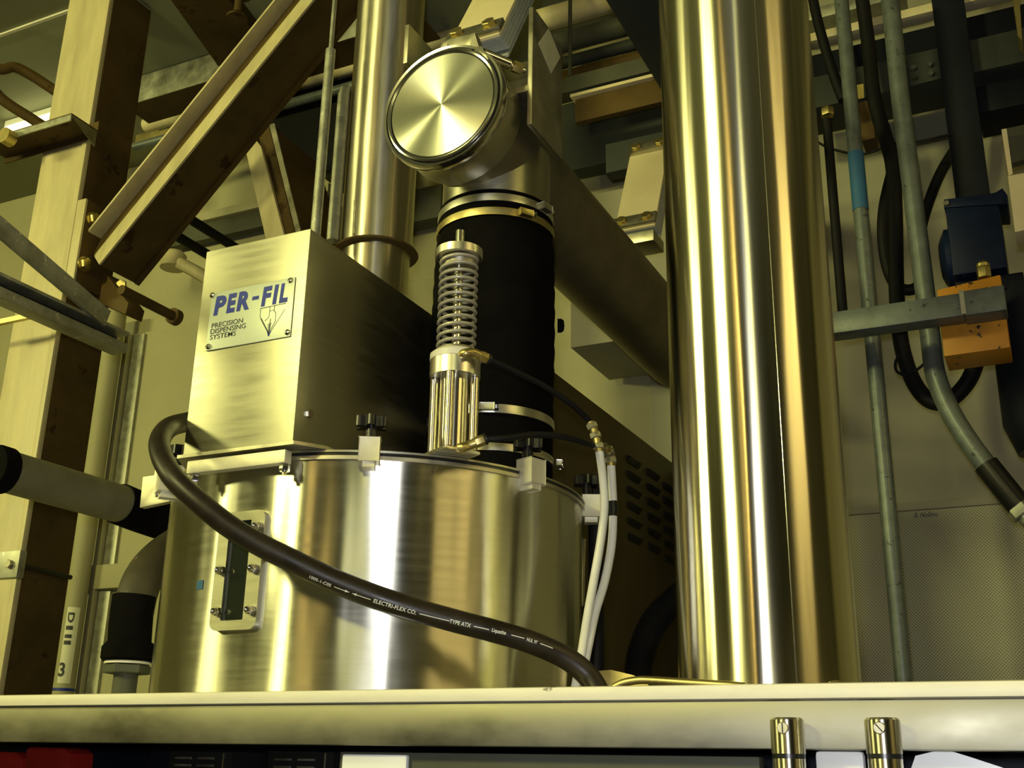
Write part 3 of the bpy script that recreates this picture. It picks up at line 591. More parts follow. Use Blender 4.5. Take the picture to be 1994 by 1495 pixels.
def elbow(p, q, lab):
    e = part('elbow_fitting', B().tube(spline(p, 6), [0.0062] * (6 * (len(p) - 1) + 1), 16).hexa(p[-1], (p[-1] - p[-2]), 0.0072, 0.012), 'brass', ac, lab)
    dn = (p[-1] - p[-2]).normalized()
    part('fitting_ring', B().lathe(p[-1] + dn * 0.012, dn, [(0, 0), (0.0075, 0), (0.0075, 0.003), (0, 0.003)], 20), 'black', e); return p[-1] + dn * 0.013
h1 = elbow([V(PC(900, 690, A2, RH - 0.004)), V(PC(905, 688, A2, RH + 0.009)), V(PR(920, 686, 1.365)), V(PR(934, 692, 1.37))], None, 'yellowed upper elbow fitting')
h2 = elbow([V(PC(896, 872, A2, RH - 0.004)), V(PC(898, 872, A2, RH + 0.009)), V(PR(910, 868, 1.365)), V(PR(926, 862, 1.365))], None, 'yellowed lower elbow fitting')
# hoses from the cylinder, fittings and white tubes beside the tank
E1, E2 = PR(1150, 822, 1.50), PR(1172, 872, 1.52)
def hose(name, pts, r, m, lab, cat, extra=None, grp=None):
    t = spline(pts, 12); c = t[len(t) // 2]; return solo(name, B().tube(t, r, 14), m, lab, cat, None, grp)
hose('air_hose', [h1, PR(1000, 722, 1.40), PR(1060, 752, 1.44), PR(1110, 785, 1.47), PR(1136, 808, 1.49), E1], 0.0042, 'cable', 'thin black air hose from the upper fitting of the air cylinder', 'hose', None, 'black air hoses of the air cylinder')
hose('air_hose', [h2, PR(985, 853, 1.37), PR(1040, 846, 1.40), PR(1095, 850, 1.44), PR(1140, 862, 1.48), E2], 0.0042, 'cable', 'thin black air hose from the lower fitting of the air cylinder', 'hose', None, 'black air hoses of the air cylinder')
def white_tube(pts, top, lab, band):
    t = thing('white_tube', lab, 'tube', pts[-1], 'white nylon air tubes beside the tank')
    part('tube', B().tube(spline(pts, 14), 0.0058, 16), 'tubew', t)
    f = part('fitting', B().tube(spline(top, 5), 0.0062, 14), 'brass', t)
    for k in (0.25, 0.5, 0.8):
        i = min(len(top) - 2, int(k * (len(top) - 1))); a = top[i].lerp(top[i + 1], 0.5); d = (top[i + 1] - top[i]).normalized()
        part('fitting_nut', B().hexa(a - d * 0.004, d, 0.0085, 0.008), 'steel', f)
    if band:
        part('tape_band', B().tube(band, 0.0064, 16), 'black', t)
R1 = 1.50
w1 = [PR(x, y, r) for x, y, r in ((1167, 878, R1), (1174, 930, R1), (1177, 985, R1), (1170, 1050, R1), (1158, 1120, 1.495), (1144, 1200, 1.48), (1133, 1270, 1.46), (1122, 1330, 1.44), (1118, 1350, 1.44))]
w2 = [PR(x, y, r) for x, y, r in ((1190, 905, R1 + 0.022), (1192, 940, R1 + 0.022), (1194, 990, R1 + 0.022), (1191, 1060, R1 + 0.022), (1178, 1130, R1 + 0.01), (1160, 1190, 1.495), (1148, 1245, 1.475), (1137, 1300, 1.46), (1128, 1350, 1.45))]
white_tube(w1, [E1, PR(1157, 838, 1.50), PR(1163, 858, 1.50), PR(1167, 880, R1)], 'white air tube nearer the tank, plain from top to bottom', None)
white_tube(w2, [E2, PR(1182, 874, 1.51), PR(1189, 884, R1 + 0.022), PR(1190, 908, R1 + 0.022)], 'white air tube with a black tape band, further from the tank', [PR(1193, 976, R1 + 0.022), PR(1194, 990, R1 + 0.022), PR(1193.5, 1005, R1 + 0.022)])

# ------------------------------------------------------------------ flexible conduit with printed lettering
def on_tank(px, py, off): return PC(px, py, TC, TR + off)
cpts = [PR(400, 815, 1.62), PR(362, 822, 1.56), PR(330, 832, 1.50), PR(312, 855, 1.455), PR(314, 885, 1.42), PR(337, 928, 1.385), PR(385, 975, 1.365)]
cpts += [PR(x, y, r) for x, y, r in ((440, 1020, 1.355), (500, 1057, 1.348), (560, 1087, 1.343), (640, 1125, 1.34), (720, 1157, 1.338), (800, 1184, 1.34), (880, 1207, 1.345), (960, 1228, 1.352), (1030, 1249, 1.362), (1095, 1277, 1.375), (1140, 1310, 1.38), (1166, 1350, 1.375), (1175, 1385, 1.37))]
cpath = spline(cpts, 14); CRr = 0.0135
cdt = thing('flexible_conduit', 'thick black flexible conduit with white printing, sagging across the tank front', 'conduit', cpath[-1])
part('sheath', B().tube(cpath, CRr, 28), 'rubber_brown', cdt)
cum = [0.0]
for a, b_ in zip(cpath, cpath[1:]): cum.append(cum[-1] + (b_ - a).length)
def at_s(s):
    s = max(0, min(cum[-1] - 1e-5, s))
    for i in range(len(cum) - 1):
        if cum[i + 1] >= s:
            f = (s - cum[i]) / (cum[i + 1] - cum[i] + 1e-9); p = cpath[i].lerp(cpath[i + 1], f)
            t0 = (cpath[min(i + 1, len(cpath) - 1)] - cpath[max(i - 1, 0)]).normalized(); t1 = (cpath[min(i + 2, len(cpath) - 1)] - cpath[i]).normalized()
            return p, t0.lerp(t1, f).normalized()
def s_of(px, py):
    best = None
    for i, p in enumerate(cpath):
        d = p - CAM; z = d.dot(FW); x = W / 2 + F * d.dot(RX) / z; y = H / 2 - F * d.dot(UP) / z; e = (x - px)**2 + (y - py)**2
        if i > 60 and (best is None or e < best[0]): best = (e, cum[i])
    return best[1]
def wrap(vs, s0, phi0):
    out = []
    for v in vs:
        p, t = at_s(s0 + v.x); N0 = (CAM - p); N0 = (N0 - t * N0.dot(t)).normalized(); Bn = t.cross(N0)
        if Bn.z < 0: Bn = -Bn
        a = phi0(s0 + v.x) + v.y / CRr; out.append(p + (N0 * math.cos(a) + Bn * math.sin(a)) * (CRr + 0.0003))
    return out
sA, sB = s_of(560, 1087), s_of(1060, 1262)
def phi0(s): f = (s - sA) / (sB - sA); return math.radians(-40 + 52 * max(-0.2, min(1.2, f)))
def sub(vs, fs):
    t = bmesh.new(); q = [t.verts.new(v) for v in vs]
    for f in fs:
        try: t.faces.new([q[i] for i in f])
        except ValueError: pass
    bmesh.ops.triangulate(t, faces=t.faces[:]); bmesh.ops.subdivide_edges(t, edges=t.edges[:], cuts=1)
    t.verts.index_update(); o = [v.co.copy() for v in t.verts], [tuple(v.index for v in f.verts) for f in t.faces]; t.free(); return o
def print_on(s, p0, p1, h, lab=None, name='lettering'):
    a, b_ = s_of(*p0), s_of(*p1); vs, fs = text_geo(s, 1.0, 0.015)
    vs, fs = sub(fit(vs, 0, b_ - a, -h / 2, h / 2), fs); part(name, B().raw(wrap(vs, a, phi0), fs), 'inkwhite', cdt, lab)
def line_on(p0, p1, h=0.0009, arrow=0):
    a, b_ = s_of(*p0), s_of(*p1); n = 10; vs = []
    for k in range(n + 1): x = (b_ - a) * k / n; vs += [V((x, -h / 2, 0)), V((x, h / 2, 0))]
    fs = [(2 * k, 2 * k + 2, 2 * k + 3, 2 * k + 1) for k in range(n)]
    if arrow:
        xe = (b_ - a) if arrow > 0 else 0; i = len(vs); vs += [V((xe, 0, 0)), V((xe - arrow * 0.005, 0.0016, 0)), V((xe - arrow * 0.005, -0.0016, 0))]; fs.append((i, i + 1, i + 2))
    part('printed_line', B().raw(wrap(vs, a, phi0), fs), 'inkwhite', cdt)
print_on('1005-1-C05', (604, 1120), (644, 1142), 0.004)
line_on((649, 1150), (682, 1160), arrow=1); line_on((689, 1160), (721, 1170), arrow=-1)
print_on('ELECTRI-FLEX CO.', (728, 1170), (812, 1192), 0.0048, 'white printing ELECTRI-FLEX CO.')
line_on((818, 1194), (872, 1208)); print_on('TYPE ATX', (876, 1210), (915, 1218), 0.0046, 'white printing TYPE ATX')
line_on((919, 1218), (950, 1226)); print_on('Liquatite', (955, 1226), (983, 1234), 0.0058); line_on((989, 1234), (1014, 1242)); print_on('NUL 97', (1019, 1243), (1042, 1250), 0.004); line_on((1046, 1252), (1068, 1262))

# ------------------------------------------------------------------ big column pipe
m_ = math.radians(-13.4); PD = 1.40; PCn = (PD * math.sin(m_), PD * math.cos(m_)); PRr = PD * math.sin(math.radians(4.31))
cp = thing('column_pipe', 'wide polished stainless pipe rising like a column right of the tank', 'pipe', (PCn[0], PCn[1], DK))
part('pipe_wall', B().lathe((PCn[0], PCn[1], 0), (0, 0, 1), [(0, DK), (PRr, DK), (PRr, CEIL_Z - 0.021), (0, CEIL_Z - 0.021)], 128), 'pipe', cp)
sp = PC(1538, 1100, PCn, PRr); n = V((sp.x - PCn[0], sp.y - PCn[1], 0)).normalized()
part('weld_seam', B().cyl((sp.x, sp.y, DK + 0.001), (sp.x, sp.y, CEIL_Z - 0.03), 0.0008, 8), 'chrome', cp)

# ------------------------------------------------------------------ riser pipe behind the cover box
RPc = PR(744, 300, 2.12); RC = (RPc.x, RPc.y); RRr = 0.074
rz = PC(735, 462, RC, RRr).z
ri = thing('riser_pipe', 'stainless riser pipe with a brown flange ring behind the cover box', 'pipe', (RC[0], RC[1], 0.0))
part('upper_pipe', B().cyl((RC[0], RC[1], rz), (RC[0], RC[1], CEIL_Z - 0.021), RRr, 72), 'riser', ri)
part('lower_pipe', B().cyl((RC[0], RC[1], 0.0), (RC[0], RC[1], rz - 0.006), RRr - 0.004, 72), 'riser', ri)
part('flange_ring', B().lathe((RC[0], RC[1], 0), (0, 0, 1), [(RRr - 0.02, rz - 0.0055), (RRr + 0.012, rz - 0.0055), (RRr + 0.0135, rz - 0.003), (RRr + 0.012, rz - 0.0005), (RRr - 0.02, rz - 0.0005)], 72), 'brown', ri, 'brown flange ring')
q0, q1 = PC(692, 390, RC, RRr), PC(690, 455, RC, RRr)
part('weld_bead', B().tube([q0.lerp(q1, k / 8) + V((random.uniform(-.001, .001), 0, 0)) for k in range(9)], 0.003, 8), 'steel', ri)
q = PR(661, 300, 2.10)
zt2, zb2 = PR(676, 170, 2.10).z, PR(655, 470, 2.10).z
b = B().tube([(q.x, q.y, zb2), (q.x, q.y, zt2 - 0.02), (q.x + 0.004, q.y, zt2 - 0.006), (q.x + 0.012, q.y, zt2)], [0.013, 0.013, 0.011, 0.004], 20)
solo('guard_tube', b, 'galv', 'slim rounded steel tube touching the left side of the riser pipe', 'tube')
q = PR(628, 290, 2.05); solo('hanger_rod', B().cyl((q.x, q.y, PR(614, 470, 2.05).z), (q.x, q.y, PR(646, 98, 2.05).z), 0.0105, 18).cyl((q.x, q.y, PR(646, 98, 2.05).z - 0.001), (q.x, q.y, CEIL_Z - 0.021), 0.005, 12), 'galv', 'thin upright threaded hanger rod left of the riser pipe', 'rod')

# ------------------------------------------------------------------ left column and bracing
LY = 1.90; lx0, lx1 = PY(135, 0, LY).x, PY(214, 0, LY).x
colm = thing('steel_column', 'cream painted square steel column at the left edge of the view', 'column', ((lx0 + lx1) / 2, LY + 0.08, 0))
part('column_body', B().box((lx0, LY, 0), (lx1, LY + 0.155, CEIL_Z - 0.021), 0.004), 'paint', colm)
part('corner_strip', B().box((lx1 - 0.014, LY - 0.004, 0.0), (lx1 + 0.003, LY + 0.012, CEIL_Z - 0.021), 0.002), 'paint', colm)
part('side_web', B().box((lx1 + 0.0005, LY + 0.013, 0.0), (lx1 + 0.003, LY + 0.152, CEIL_Z - 0.03)), 'brown', colm, 'side face painted brown as shade')  # same cream steel; this side's shade is painted in as brown
# bolted clip
zc_t, zc_b = PY(150, 392, LY).z, PY(145, 545, LY).z
clip = thing('bolted_clip', 'cream steel clip angle with two big bolts joining brace to column', 'clip', (lx1 + 0.03, LY + 0.05, zc_b))
part('clip_leg', B().box((lx1 + 0.0045, LY - 0.004, zc_b), (lx1 + 0.035, LY + 0.004, zc_t), 0.002), 'paint', clip)
part('clip_plate', B().box((lx1 + 0.027, LY + 0.0045, zc_b - 0.01), (lx1 + 0.035, LY + 0.12, zc_t), 0.002), 'brown', clip)
for px, py in ((180, 428), (163, 515)):
    q = PX(px, py, lx1 + 0.036); part('bolt', B().lathe(q, (1, 0, 0), [(0, 0), (0.021, 0), (0.021, 0.003), (0, 0.003)], 24).hexa(q + V((0.003, 0, 0)), (1, 0, 0), 0.0175, 0.014), 'brass', clip)
part('clip_stiffener', B().prism([PY(x, y, LY + 0.07) for x, y in ((196, 440), (206, 436), (196, 506), (186, 512))], (0, 0.04, 0)), 'paint', clip)
# diagonal brace (channel)
bY = LY + 0.02
A0, A1 = PY(200, 412, bY), PY(560, -34, bY); C0, C1 = PY(263, 428, bY), PY(640, -38, bY)
dirv = (C1 - C0).normalized(); perp = V((dirv.z, 0, -dirv.x)); wA = (C0 - A0).dot(perp); c0 = A0 - dirv * 0.10
def brprof(t, y): return c0 + perp * (wA * t) + V((0, y, 0))
L_ = (A1 - c0).dot(dirv) + 0.5
br = thing('diagonal_brace', 'cream steel channel brace slanting from the column up to the right', 'brace', brprof(0.5, 0.05))
part('lip_flange', B().prism([brprof(0, 0), brprof(0.05, 0), brprof(0.05, 0.05), brprof(0, 0.05)], dirv * L_), 'paint', br)
part('web', B().prism([brprof(0.05, 0.045), brprof(0.47, 0.022), brprof(0.50, 0.030), brprof(0.50, 0.052), brprof(0.05, 0.052)], dirv * L_), 'brown', br)
part('front_flange', B().prism([brprof(0.5, 0.018), brprof(0.60, 0.012), brprof(1.0, 0.0), brprof(1.0, 0.006), brprof(0.5, 0.03)], dirv * L_), 'paint', br)
part('underside', B().prism([brprof(0.97, 0.0065), brprof(1.0, 0.0065), brprof(1.0, 0.125), brprof(0.97, 0.125)], dirv * L_), 'brown', br, 'lower face painted brown as shade')  # face turned from the lamps, its shade painted brown
part('rear_flange', B().prism([brprof(0.80, 0.126), brprof(1.06, 0.126), brprof(1.06, 0.140), brprof(0.80, 0.140)], dirv * L_), 'brown', br)
q = PY(238, 556, LY + 0.12); solo('hex_bolt', B().hexa(q, (0.5, -1, 0), 0.014, 0.012).cyl(q - V((0.5, -1, 0)).normalized() * 0.03, q, 0.007, 12), 'brass', 'single bolt head under the lower end of the diagonal brace', 'bolt')
solo('gusset_plate', plateY([(150, 548), (205, 530), (250, 590), (244, 612), (160, 575)], LY + 0.09, 0.06, 0.002), 'brown', 'dark brown gusset plate at the foot of the diagonal brace', 'plate')
# struts running towards the wall in front of the column
SX = -1.70
def barY(b, X, near, far, hpx, w):
    a, c = PX(*near, X), PX(*far, X); z = (a.z + c.z) / 2; m = ((near[0] + far[0]) / 2, (near[1] + far[1]) / 2); h = PX(*m, X).z - PX(m[0], m[1] + hpx, X).z
    return b.box((X - w, a.y - 0.7, z - h), (X, c.y, z), 0.0015), z - h, z, a.y - 0.7, c.y
b, s0, s1, ya, yb = barY(B(), SX, (-60, 502), (254, 646), 7, 0.04)
st = thing('strut_channel', 'steel strut channel crossing in front of the cream column', 'strut', (SX, (ya + yb) / 2, s0))
part('upper_lip', b, 'galv', st)
b, s2, s3, ya2, yb2 = barY(B(), SX, (-60, 531), (250, 668), 20, 0.04); part('lower_lip', b, 'galv', st)
part('web', B().box((SX - 0.04, ya, s3 - 0.002), (SX - 0.036, yb, s0 + 0.002)), 'black', st)
d0, d1 = PX(-120, 326, SX + 0.004), PX(212, 612, SX + 0.004)
dd = (d1 - d0).normalized(); nn = V((0, -dd.z, dd.y))
solo('flat_stay', B().obox((d0 + d1) / 2 - nn * 0.012, dd * ((d1 - d0).length / 2), V((0.003, 0, 0)), nn * 0.019, 0.0008), 'galv', 'flat galvanised stay slanting down onto the strut channel', 'stay')
b = B(); barX(b, (-40, 628), (66, 608), 9, 1.80, 0.012); solo('short_rod', b, 'brass', 'short yellow edged bar across the cream column below the strut', 'bar')
b = B(); barX(b, (-30, 1076), (40, 1071), 52, 1.78, 0.02, 0.002); o = solo('cable_bracket', b, 'galv', 'pale bolted bracket plate at the left edge, beside the column foot', 'bracket')
q = PY(20, 1098, 1.779); b = B().hexa(q, (0, -1, 0), 0.010, 0.008); part('bolt', b, 'steel', o)
b = B(); q0 = PX(38, 1100, lx1 + 0.0095); q1 = PX(138, 1124, lx1 + 0.0095); b.cyl(q0, q1, 0.006, 10); solo('thin_rod', b, 'black', 'thin dark rod across the brown column face, low at left', 'rod')
# angle shelf, bent tube and fluorescent lamp at the upper left
sh = thing('angle_shelf', 'dark steel channel shelf fixed across the column, upper left', 'shelf bracket', PY(80, 250, LY - 0.06))
YS = LY - 0.10
xs0, xs1 = PY(-40, 262, YS).x, PY(140, 216, YS).x; zsh = PY(100, 232, YS).z
part('back_flange', B().box((xs0, LY - 0.008, zsh - 0.02), (xs1, LY - 0.0045, zsh + 0.028)), 'brown', sh)
part('shelf_plate', B().box((xs0, YS, zsh - 0.003), (xs1, LY - 0.009, zsh)), 'brown', sh)
part('front_flange', B().box((xs0, YS, zsh - 0.022), (xs1, YS + 0.004, zsh - 0.0032)), 'galv', sh)
part('gusset', B().prism([(xs1 - 0.004, YS + 0.004, zsh - 0.004), (xs1 - 0.004, LY - 0.009, zsh - 0.004), (xs1 - 0.004, LY - 0.009, zsh - 0.05)], (0.004, 0, 0)), 'steel', sh)
solo('pipe_end', B().cyl(PY(6, 262, YS - 0.03), PY(6, 262, YS - 0.03) + V((0, 0.03, 0)), 0.022, 20), 'brass', 'short round fitting at the left end of the channel shelf', 'fitting')
lp = [PR(x, y, 3.3) for x, y in ((-60, 120), (0, 135), (28, 131), (60, 146), (100, 172), (150, 205), (190, 230))]
lp2 = [PR(x, y, 3.3) for x, y in ((-60, 120), (-30, 150), (-4, 185), (20, 205), (60, 230), (110, 262))]
solo('bent_tube', B().tube(spline(lp, 8), 0.016, 14).tube(spline(lp2, 8), 0.016, 14), 'brown', 'dark bent tube loop under the ceiling behind the column', 'tube')
fq = PZ(50, 240, CEIL_Z - 0.06); fY = fq.y
fx = thing('fluorescent_lamp', 'lit fluorescent lamp glimpsed behind the column, upper left', 'lamp', (fq.x, fY, CEIL_Z - 0.06))
fx0, fx1 = PY(6, 250, fY).x, PY(150, 208, fY).x
part('lamp_body', B().box((fx0, fY + 0.002, CEIL_Z - 0.045), (fx1, fY + 0.1, CEIL_Z - 0.021), 0.003), 'enamel_glare', fx)
part('tube_diffuser', B().box((fx0, fY, CEIL_Z - 0.095), (fx1, fY + 0.1, CEIL_Z - 0.046), 0.006), 'lamp', fx)

# ------------------------------------------------------------------ pipes and hoses at the left of the tank
GX = -1.5; g0, g1 = PX(-6, 912, GX), PX(248, 985, GX)
gz = (g0.z + g1.z) / 2; gr = 0.034
gp = thing('drain_pipe', 'thick grey pipe with black end, pointing out from the tank at left', 'pipe', (GX, g0.y, gz - gr))
part('pipe_wall', B().cyl((GX, g0.y, gz), (GX, g1.y, gz), gr, 36), 'gpipe', gp)
part('end_cap', B().lathe((GX, g0.y, gz), (0, 1, 0), [(0, -0.012), (gr + 0.002, -0.012), (gr + 0.004, -0.004), (gr + 0.004, 0.016), (0, 0.016)], 36), 'rubber', gp, 'black rubber end')
ev = [V((GX, g1.y - 0.02, gz)), V((GX, g1.y + 0.05, gz - 0.005)), V((GX + 0.03, g1.y + 0.12, gz - 0.015)), V((GX + 0.11, g1.y + 0.17, gz - 0.022)), V((TC[0] - 0.285, g1.y + 0.10, gz - 0.025))]
part('rubber_elbow', B().tube(spline(ev, 8), gr + 0.003, 28), 'rubber', gp, 'black rubber elbow')
ex = thing('rubber_elbow', 'grimy rubber elbow hose bending down beside the tank left side', 'elbow', PR(240, 1345, 1.86))
ep = [PR(350, 1058, 2.0), PR(312, 1085, 1.96), PR(284, 1118, 1.90), PR(268, 1155, 1.87), PR(258, 1200, 1.86)]
part('upper_bend', B().tube(spline(ep, 8), 0.031, 28), 'dirtpipe', ex)
lx = [PR(262, 1160, 1.86), PR(256, 1200, 1.86), PR(252, 1252, 1.86)]
part('sleeve', B().tube(spline(lx, 6), 0.0325, 28), 'rubber', ex)
q = PR(249, 1284, 1.86); zt3, zb3 = PR(250, 1250, 1.86).z, PR(248, 1288, 1.86).z
part('cuff', B().lathe((q.x, q.y, 0), (0, 0, 1), [(0, zb3), (0.037, zb3), (0.0405, zb3 + 0.004), (0.0405, zt3 - 0.008), (0.034, zt3), (0, zt3)], 40), 'rubber', ex)
part('washer', B().lathe((q.x, q.y, zb3), (0, 0, 1), [(0, -0.004), (0.034, -0.004), (0.034, -0.0003), (0, -0.0003)], 40), 'plastic_white', ex, 'white washer')
part('hex_nut', B().hexa((q.x, q.y, PR(248, 1312, 1.86).z), (0, 0, 1), 0.035, zb3 - 0.0045 - PR(248, 1312, 1.86).z), 'darkgrey', ex)
part('threaded_stub', B().cyl((q.x, q.y, DK), (q.x, q.y, PR(248, 1312, 1.86).z), 0.018, 24).lathe((q.x, q.y, DK), (0, 0, 1), [(0, 0.0), (0.021, 0.0), (0.021, 0.03), (0, 0.03)], 24), 'darkgrey', ex)
# cream wall pipe with label
wp0, wp1 = PY(222, 620, 2.66), PY(126, 1330, 2.66); wx = (wp0.x + wp1.x) / 2; wr = 0.036
wpi = thing('wall_pipe', 'cream upright pipe on the wall carrying a white label with a 3', 'pipe', (wx, 2.66, 0))
part('pipe_wall', B().cyl((wx, 2.66, 0.0), (wx, 2.66, PY(228, 605, 2.66).z), wr, 36), 'wall', wpi)
def onpipe(px, py): return PC(px, py, (wx, 2.66), wr + 0.0008)
b = B(); rows = 8; zA, zB = onpipe(146, 1182).z, onpipe(124, 1330).z; a0 = math.atan2(onpipe(135, 1250).y - 2.66, onpipe(135, 1250).x - wx)
def pp(a, z, o=0.0006): return V((wx + (wr + o) * math.cos(a), 2.66 + (wr + o) * math.sin(a), z))
vv = []; ff = []
for k in range(9): a = a0 - 0.55 + 1.1 * k / 8; vv += [pp(a, zA), pp(a, zB)]
for k in range(8): ff.append((2 * k, 2 * k + 1, 2 * k + 3, 2 * k + 2))
lb = part('white_label', b.raw(vv, ff), 'label', wpi, 'white label strip')
def lab_glyph(s, u0, u1, y0, y1, rot, bold=0.06):
    vs, fs = text_geo(s, 1.0, bold); vs, fs = sub(*sub(fit(vs, 0, 1, 0, 1), fs)); out = []
    for v in vs:
        x, y = (v.y, 1 - v.x) if rot else (v.x, v.y)
        out.append(pp(a0 + u0 + (u1 - u0) * x, onpipe(135, y1).z + (onpipe(135, y0).z - onpipe(135, y1).z) * y, 0.0011))
    part('lettering', B().raw(out, fs), 'inkdark', lb)
lab_glyph('D', -0.42, 0.12, 1192, 1212, True, 0.03)
for ya_, yb_ in ((1218, 1226), (1235, 1242), (1247, 1255)):
    vv = []; ff = []
    for k in range(6): a = a0 - 0.45 + 0.57 * k / 5; vv += [pp(a, onpipe(135, ya_).z, 0.0011), pp(a, onpipe(135, yb_).z, 0.0011)]
    for k in range(5): ff.append((2 * k, 2 * k + 1, 2 * k + 3, 2 * k + 2))
    part('lettering', B().raw(vv, ff), 'inkdark', lb)
lab_glyph('3', -0.55, -0.05, 1290, 1318, False, 0.03)
part('dark_band', B().lathe((wx, 2.66, PY(120, 1343, 2.66).z), (0, 0, 1), [(0, -0.004), (wr + 0.002, -0.004), (wr + 0.002, 0.004), (0, 0.004)], 32), 'inkblue', wpi)
# rods reaching through to the wall
def rodY(name, near, far, X, r, m, lab, cat='rod'):
    a, c = PX(*near, X), PX(*far, X); z = (a.z + c.z) / 2; return solo(name, B().cyl((X, a.y, z), (X, c.y, z), r, 14), m, lab, cat)
b = B(); a, c = PX(236, 563, -2.0), PX(345, 620, -2.0); b.cyl((-2.0, a.y, (a.z + c.z) / 2), (-2.0, c.y, (a.z + c.z) / 2), 0.013, 14).cyl((-2.0, c.y - 0.02, (a.z + c.z) / 2), (-2.0, c.y, (a.z + c.z) / 2), 0.022, 14)
solo('wall_anchor_rod', b, 'brown', 'dark rod with a round foot pointing at the wall, left of the cover box', 'rod')
rodY('conduit_rod', (300, 380), (470, 492), -2.2, 0.015, 'cable', 'upper dark rod between brace and cover box, nearest the wall ledge')
rodY('conduit_rod', (270, 412), (440, 520), -2.2, 0.015, 'cable', 'lower dark rod between brace and cover box')
b = B(); q = PY(338, 506, 2.60); b.tube(spline([PY(420, 552, 2.60), PY(385, 530, 2.60), PY(350, 512, 2.60), q + V((0, 0.05, 0)), V((q.x, WALL_Y - 0.0005, q.z))], 6), 0.02, 16)
b.lathe((q.x, 2.60, q.z), (0, 0, 1), [(0, -0.03), (0.042, -0.03), (0.042, 0.016), (0.03, 0.028), (0, 0.028)], 24)
solo('conduit_elbow', b, 'paint', 'pale rounded conduit elbow on the wall behind the brace', 'conduit')

# ------------------------------------------------------------------ overhead, left and centre
solo('ceiling_beam', B().prism([PZ(x, y, CEIL_Z - 0.08) for x, y in ((290, -60), (400, -60), (560, 150), (440, 150))], (0, 0, 0.05)), 'brown', 'dark brown flat beam under the ceiling behind the brace', 'beam')
ct = thing('cable_tray', 'galvanised cable tray running level behind the brace near the ceiling', 'cable tray', PY(450, 140, 2.35))
pl, pr = (225, 165), (900, -8)
zt_ = PY(370, 118, 2.30).z; zb_ = PY(370, 168, 2.30).z; x0_, x1_ = PY(250, 150, 2.30).x, PY(820, 30, 2.30).x
part('front_flange', B().box((x0_, 2.30, zb_), (x1_, 2.304, zt_), 0.001), 'galv', ct)
part('tray_floor', B().box((x0_, 2.305, zb_), (x1_, 2.46, zb_ + 0.004)), 'brown', ct)  # tray is galvanised throughout; underside shade painted in as brown
part('rear_flange', B().box((x0_, 2.461, zb_), (x1_, 2.465, zt_)), 'galv', ct)
def pipeX(name, p0, p1, Y, r, m, lab, cat='pipe'):
    a, c = PY(*p0, Y), PY(*p1, Y); z = (a.z + c.z) / 2; return solo(name, B().cyl((a.x, Y, z), (c.x, Y, z), r, 24), m, lab, cat)
pipeX('ceiling_pipe', (285, 240), (900, 72), 2.435, 0.024, 'paint', 'cream level pipe below the cable tray behind the brace')
pipeX('ceiling_pipe', (262, 288), (850, 120), 2.435, 0.015, 'galvd', 'thin grey level pipe below the cream ceiling pipe')
b = B(); barX(b, (265, 262), (330, 245), 16, 2.54, 0.02); solo('pipe_clip', b, 'brass', 'small yellowed clip on the wall pipes right beside the column', 'clip')
hb_ = thing('leaning_post', 'cream steel channel post leaning behind the riser pipe and the brace', 'post', PY(530, 460, 2.3))
part('front_face', B().prism([PY(x, y, 2.2) for x, y in ((474, 274), (486, 256), (508, 285), (590, 600), (548, 600))], (0, 0.012, 0), 0.001), 'paint', hb_)
part('side_face', B().prism([PY(x, y, 2.215) for x, y in ((500, 250), (522, 240), (610, 600), (580, 600))], (0, 0.2545, 0)), 'brown', hb_)  # dark side of the cream post, shade put into the colour
part('rear_lip', B().prism([PY(x, y, 2.205) for x, y in ((524, 242), (534, 240), (622, 600), (612, 600))], (0, 0.006, 0)), 'steel', hb_)
solo('shade_girder', B().prism([PY(x, y, 2.47) for x, y in ((440, 262), (552, 160), (720, 122), (720, 338), (620, 338), (575, 302), (535, 240))], (0, WALL_Y - 0.0185 - 2.47, 0)), 'cable', 'wide girder painted black as shade on the wall behind the hanger rod', 'girder')  # dark underside painted black so the lamps don't brighten it
spk = thing('sprinkler', 'small dark sprinkler head under the ceiling, top left', 'sprinkler', PZ(463, 30, CEIL_Z - 0.13))
q = PZ(463, 24, CEIL_Z - 0.13)
part('drop_pipe', B().cyl((q.x, q.y, q.z), (q.x, q.y, CEIL_Z - 0.021), 0.012, 14).lathe((q.x, q.y, q.z + 0.06), (0, 0, 1), [(0, 0), (0.035, 0), (0.035, 0.02), (0, 0.02)], 16), 'brown', spk)
part('deflector', B().lathe((q.x, q.y, q.z), (0, 0, 1), [(0, -0.022), (0.03, -0.022), (0.03, -0.016), (0.01, -0.008), (0.008, 0), (0, 0)], 18), 'brown', spk)

# stacked level pipes and trays right of the mount plate
def bX(name, p0, p1, hpx, Y, dep, m, lab, cat='tray'):
    b = B(); barX(b, p0, p1, hpx, Y, dep, 0.002); return solo(name, b, m, lab, cat)
pipeX('overhead_pipe', (1040, 40), (1290, -22), 2.50, 0.034, 'paint', 'topmost cream pipe of the overhead stack right of the mount plate')
pipeX('overhead_pipe', (1050, 92), (1300, 32), 2.52, 0.030, 'darkgrey', 'second pipe down of the overhead stack right of the mount plate')
pipeX('overhead_pipe', (1060, 128), (1300, 74), 2.54, 0.018, 'bluegrey', 'thin blue grey third pipe of the overhead stack')
pipeX('overhead_pipe', (1070, 160), (1300, 106), 2.54, 0.026, 'brown', 'brown fourth pipe of the overhead stack')
oc = thing('overhead_channel', 'grey channel with pale lower edge and brown apron under the overhead pipes', 'channel', PY(1180, 150, 2.42))
b = B(); barX(b, (1060, 158), (1300, 102), 30, 2.40, 0.05, 0.002); part('channel_body', b, 'darkgrey', oc)
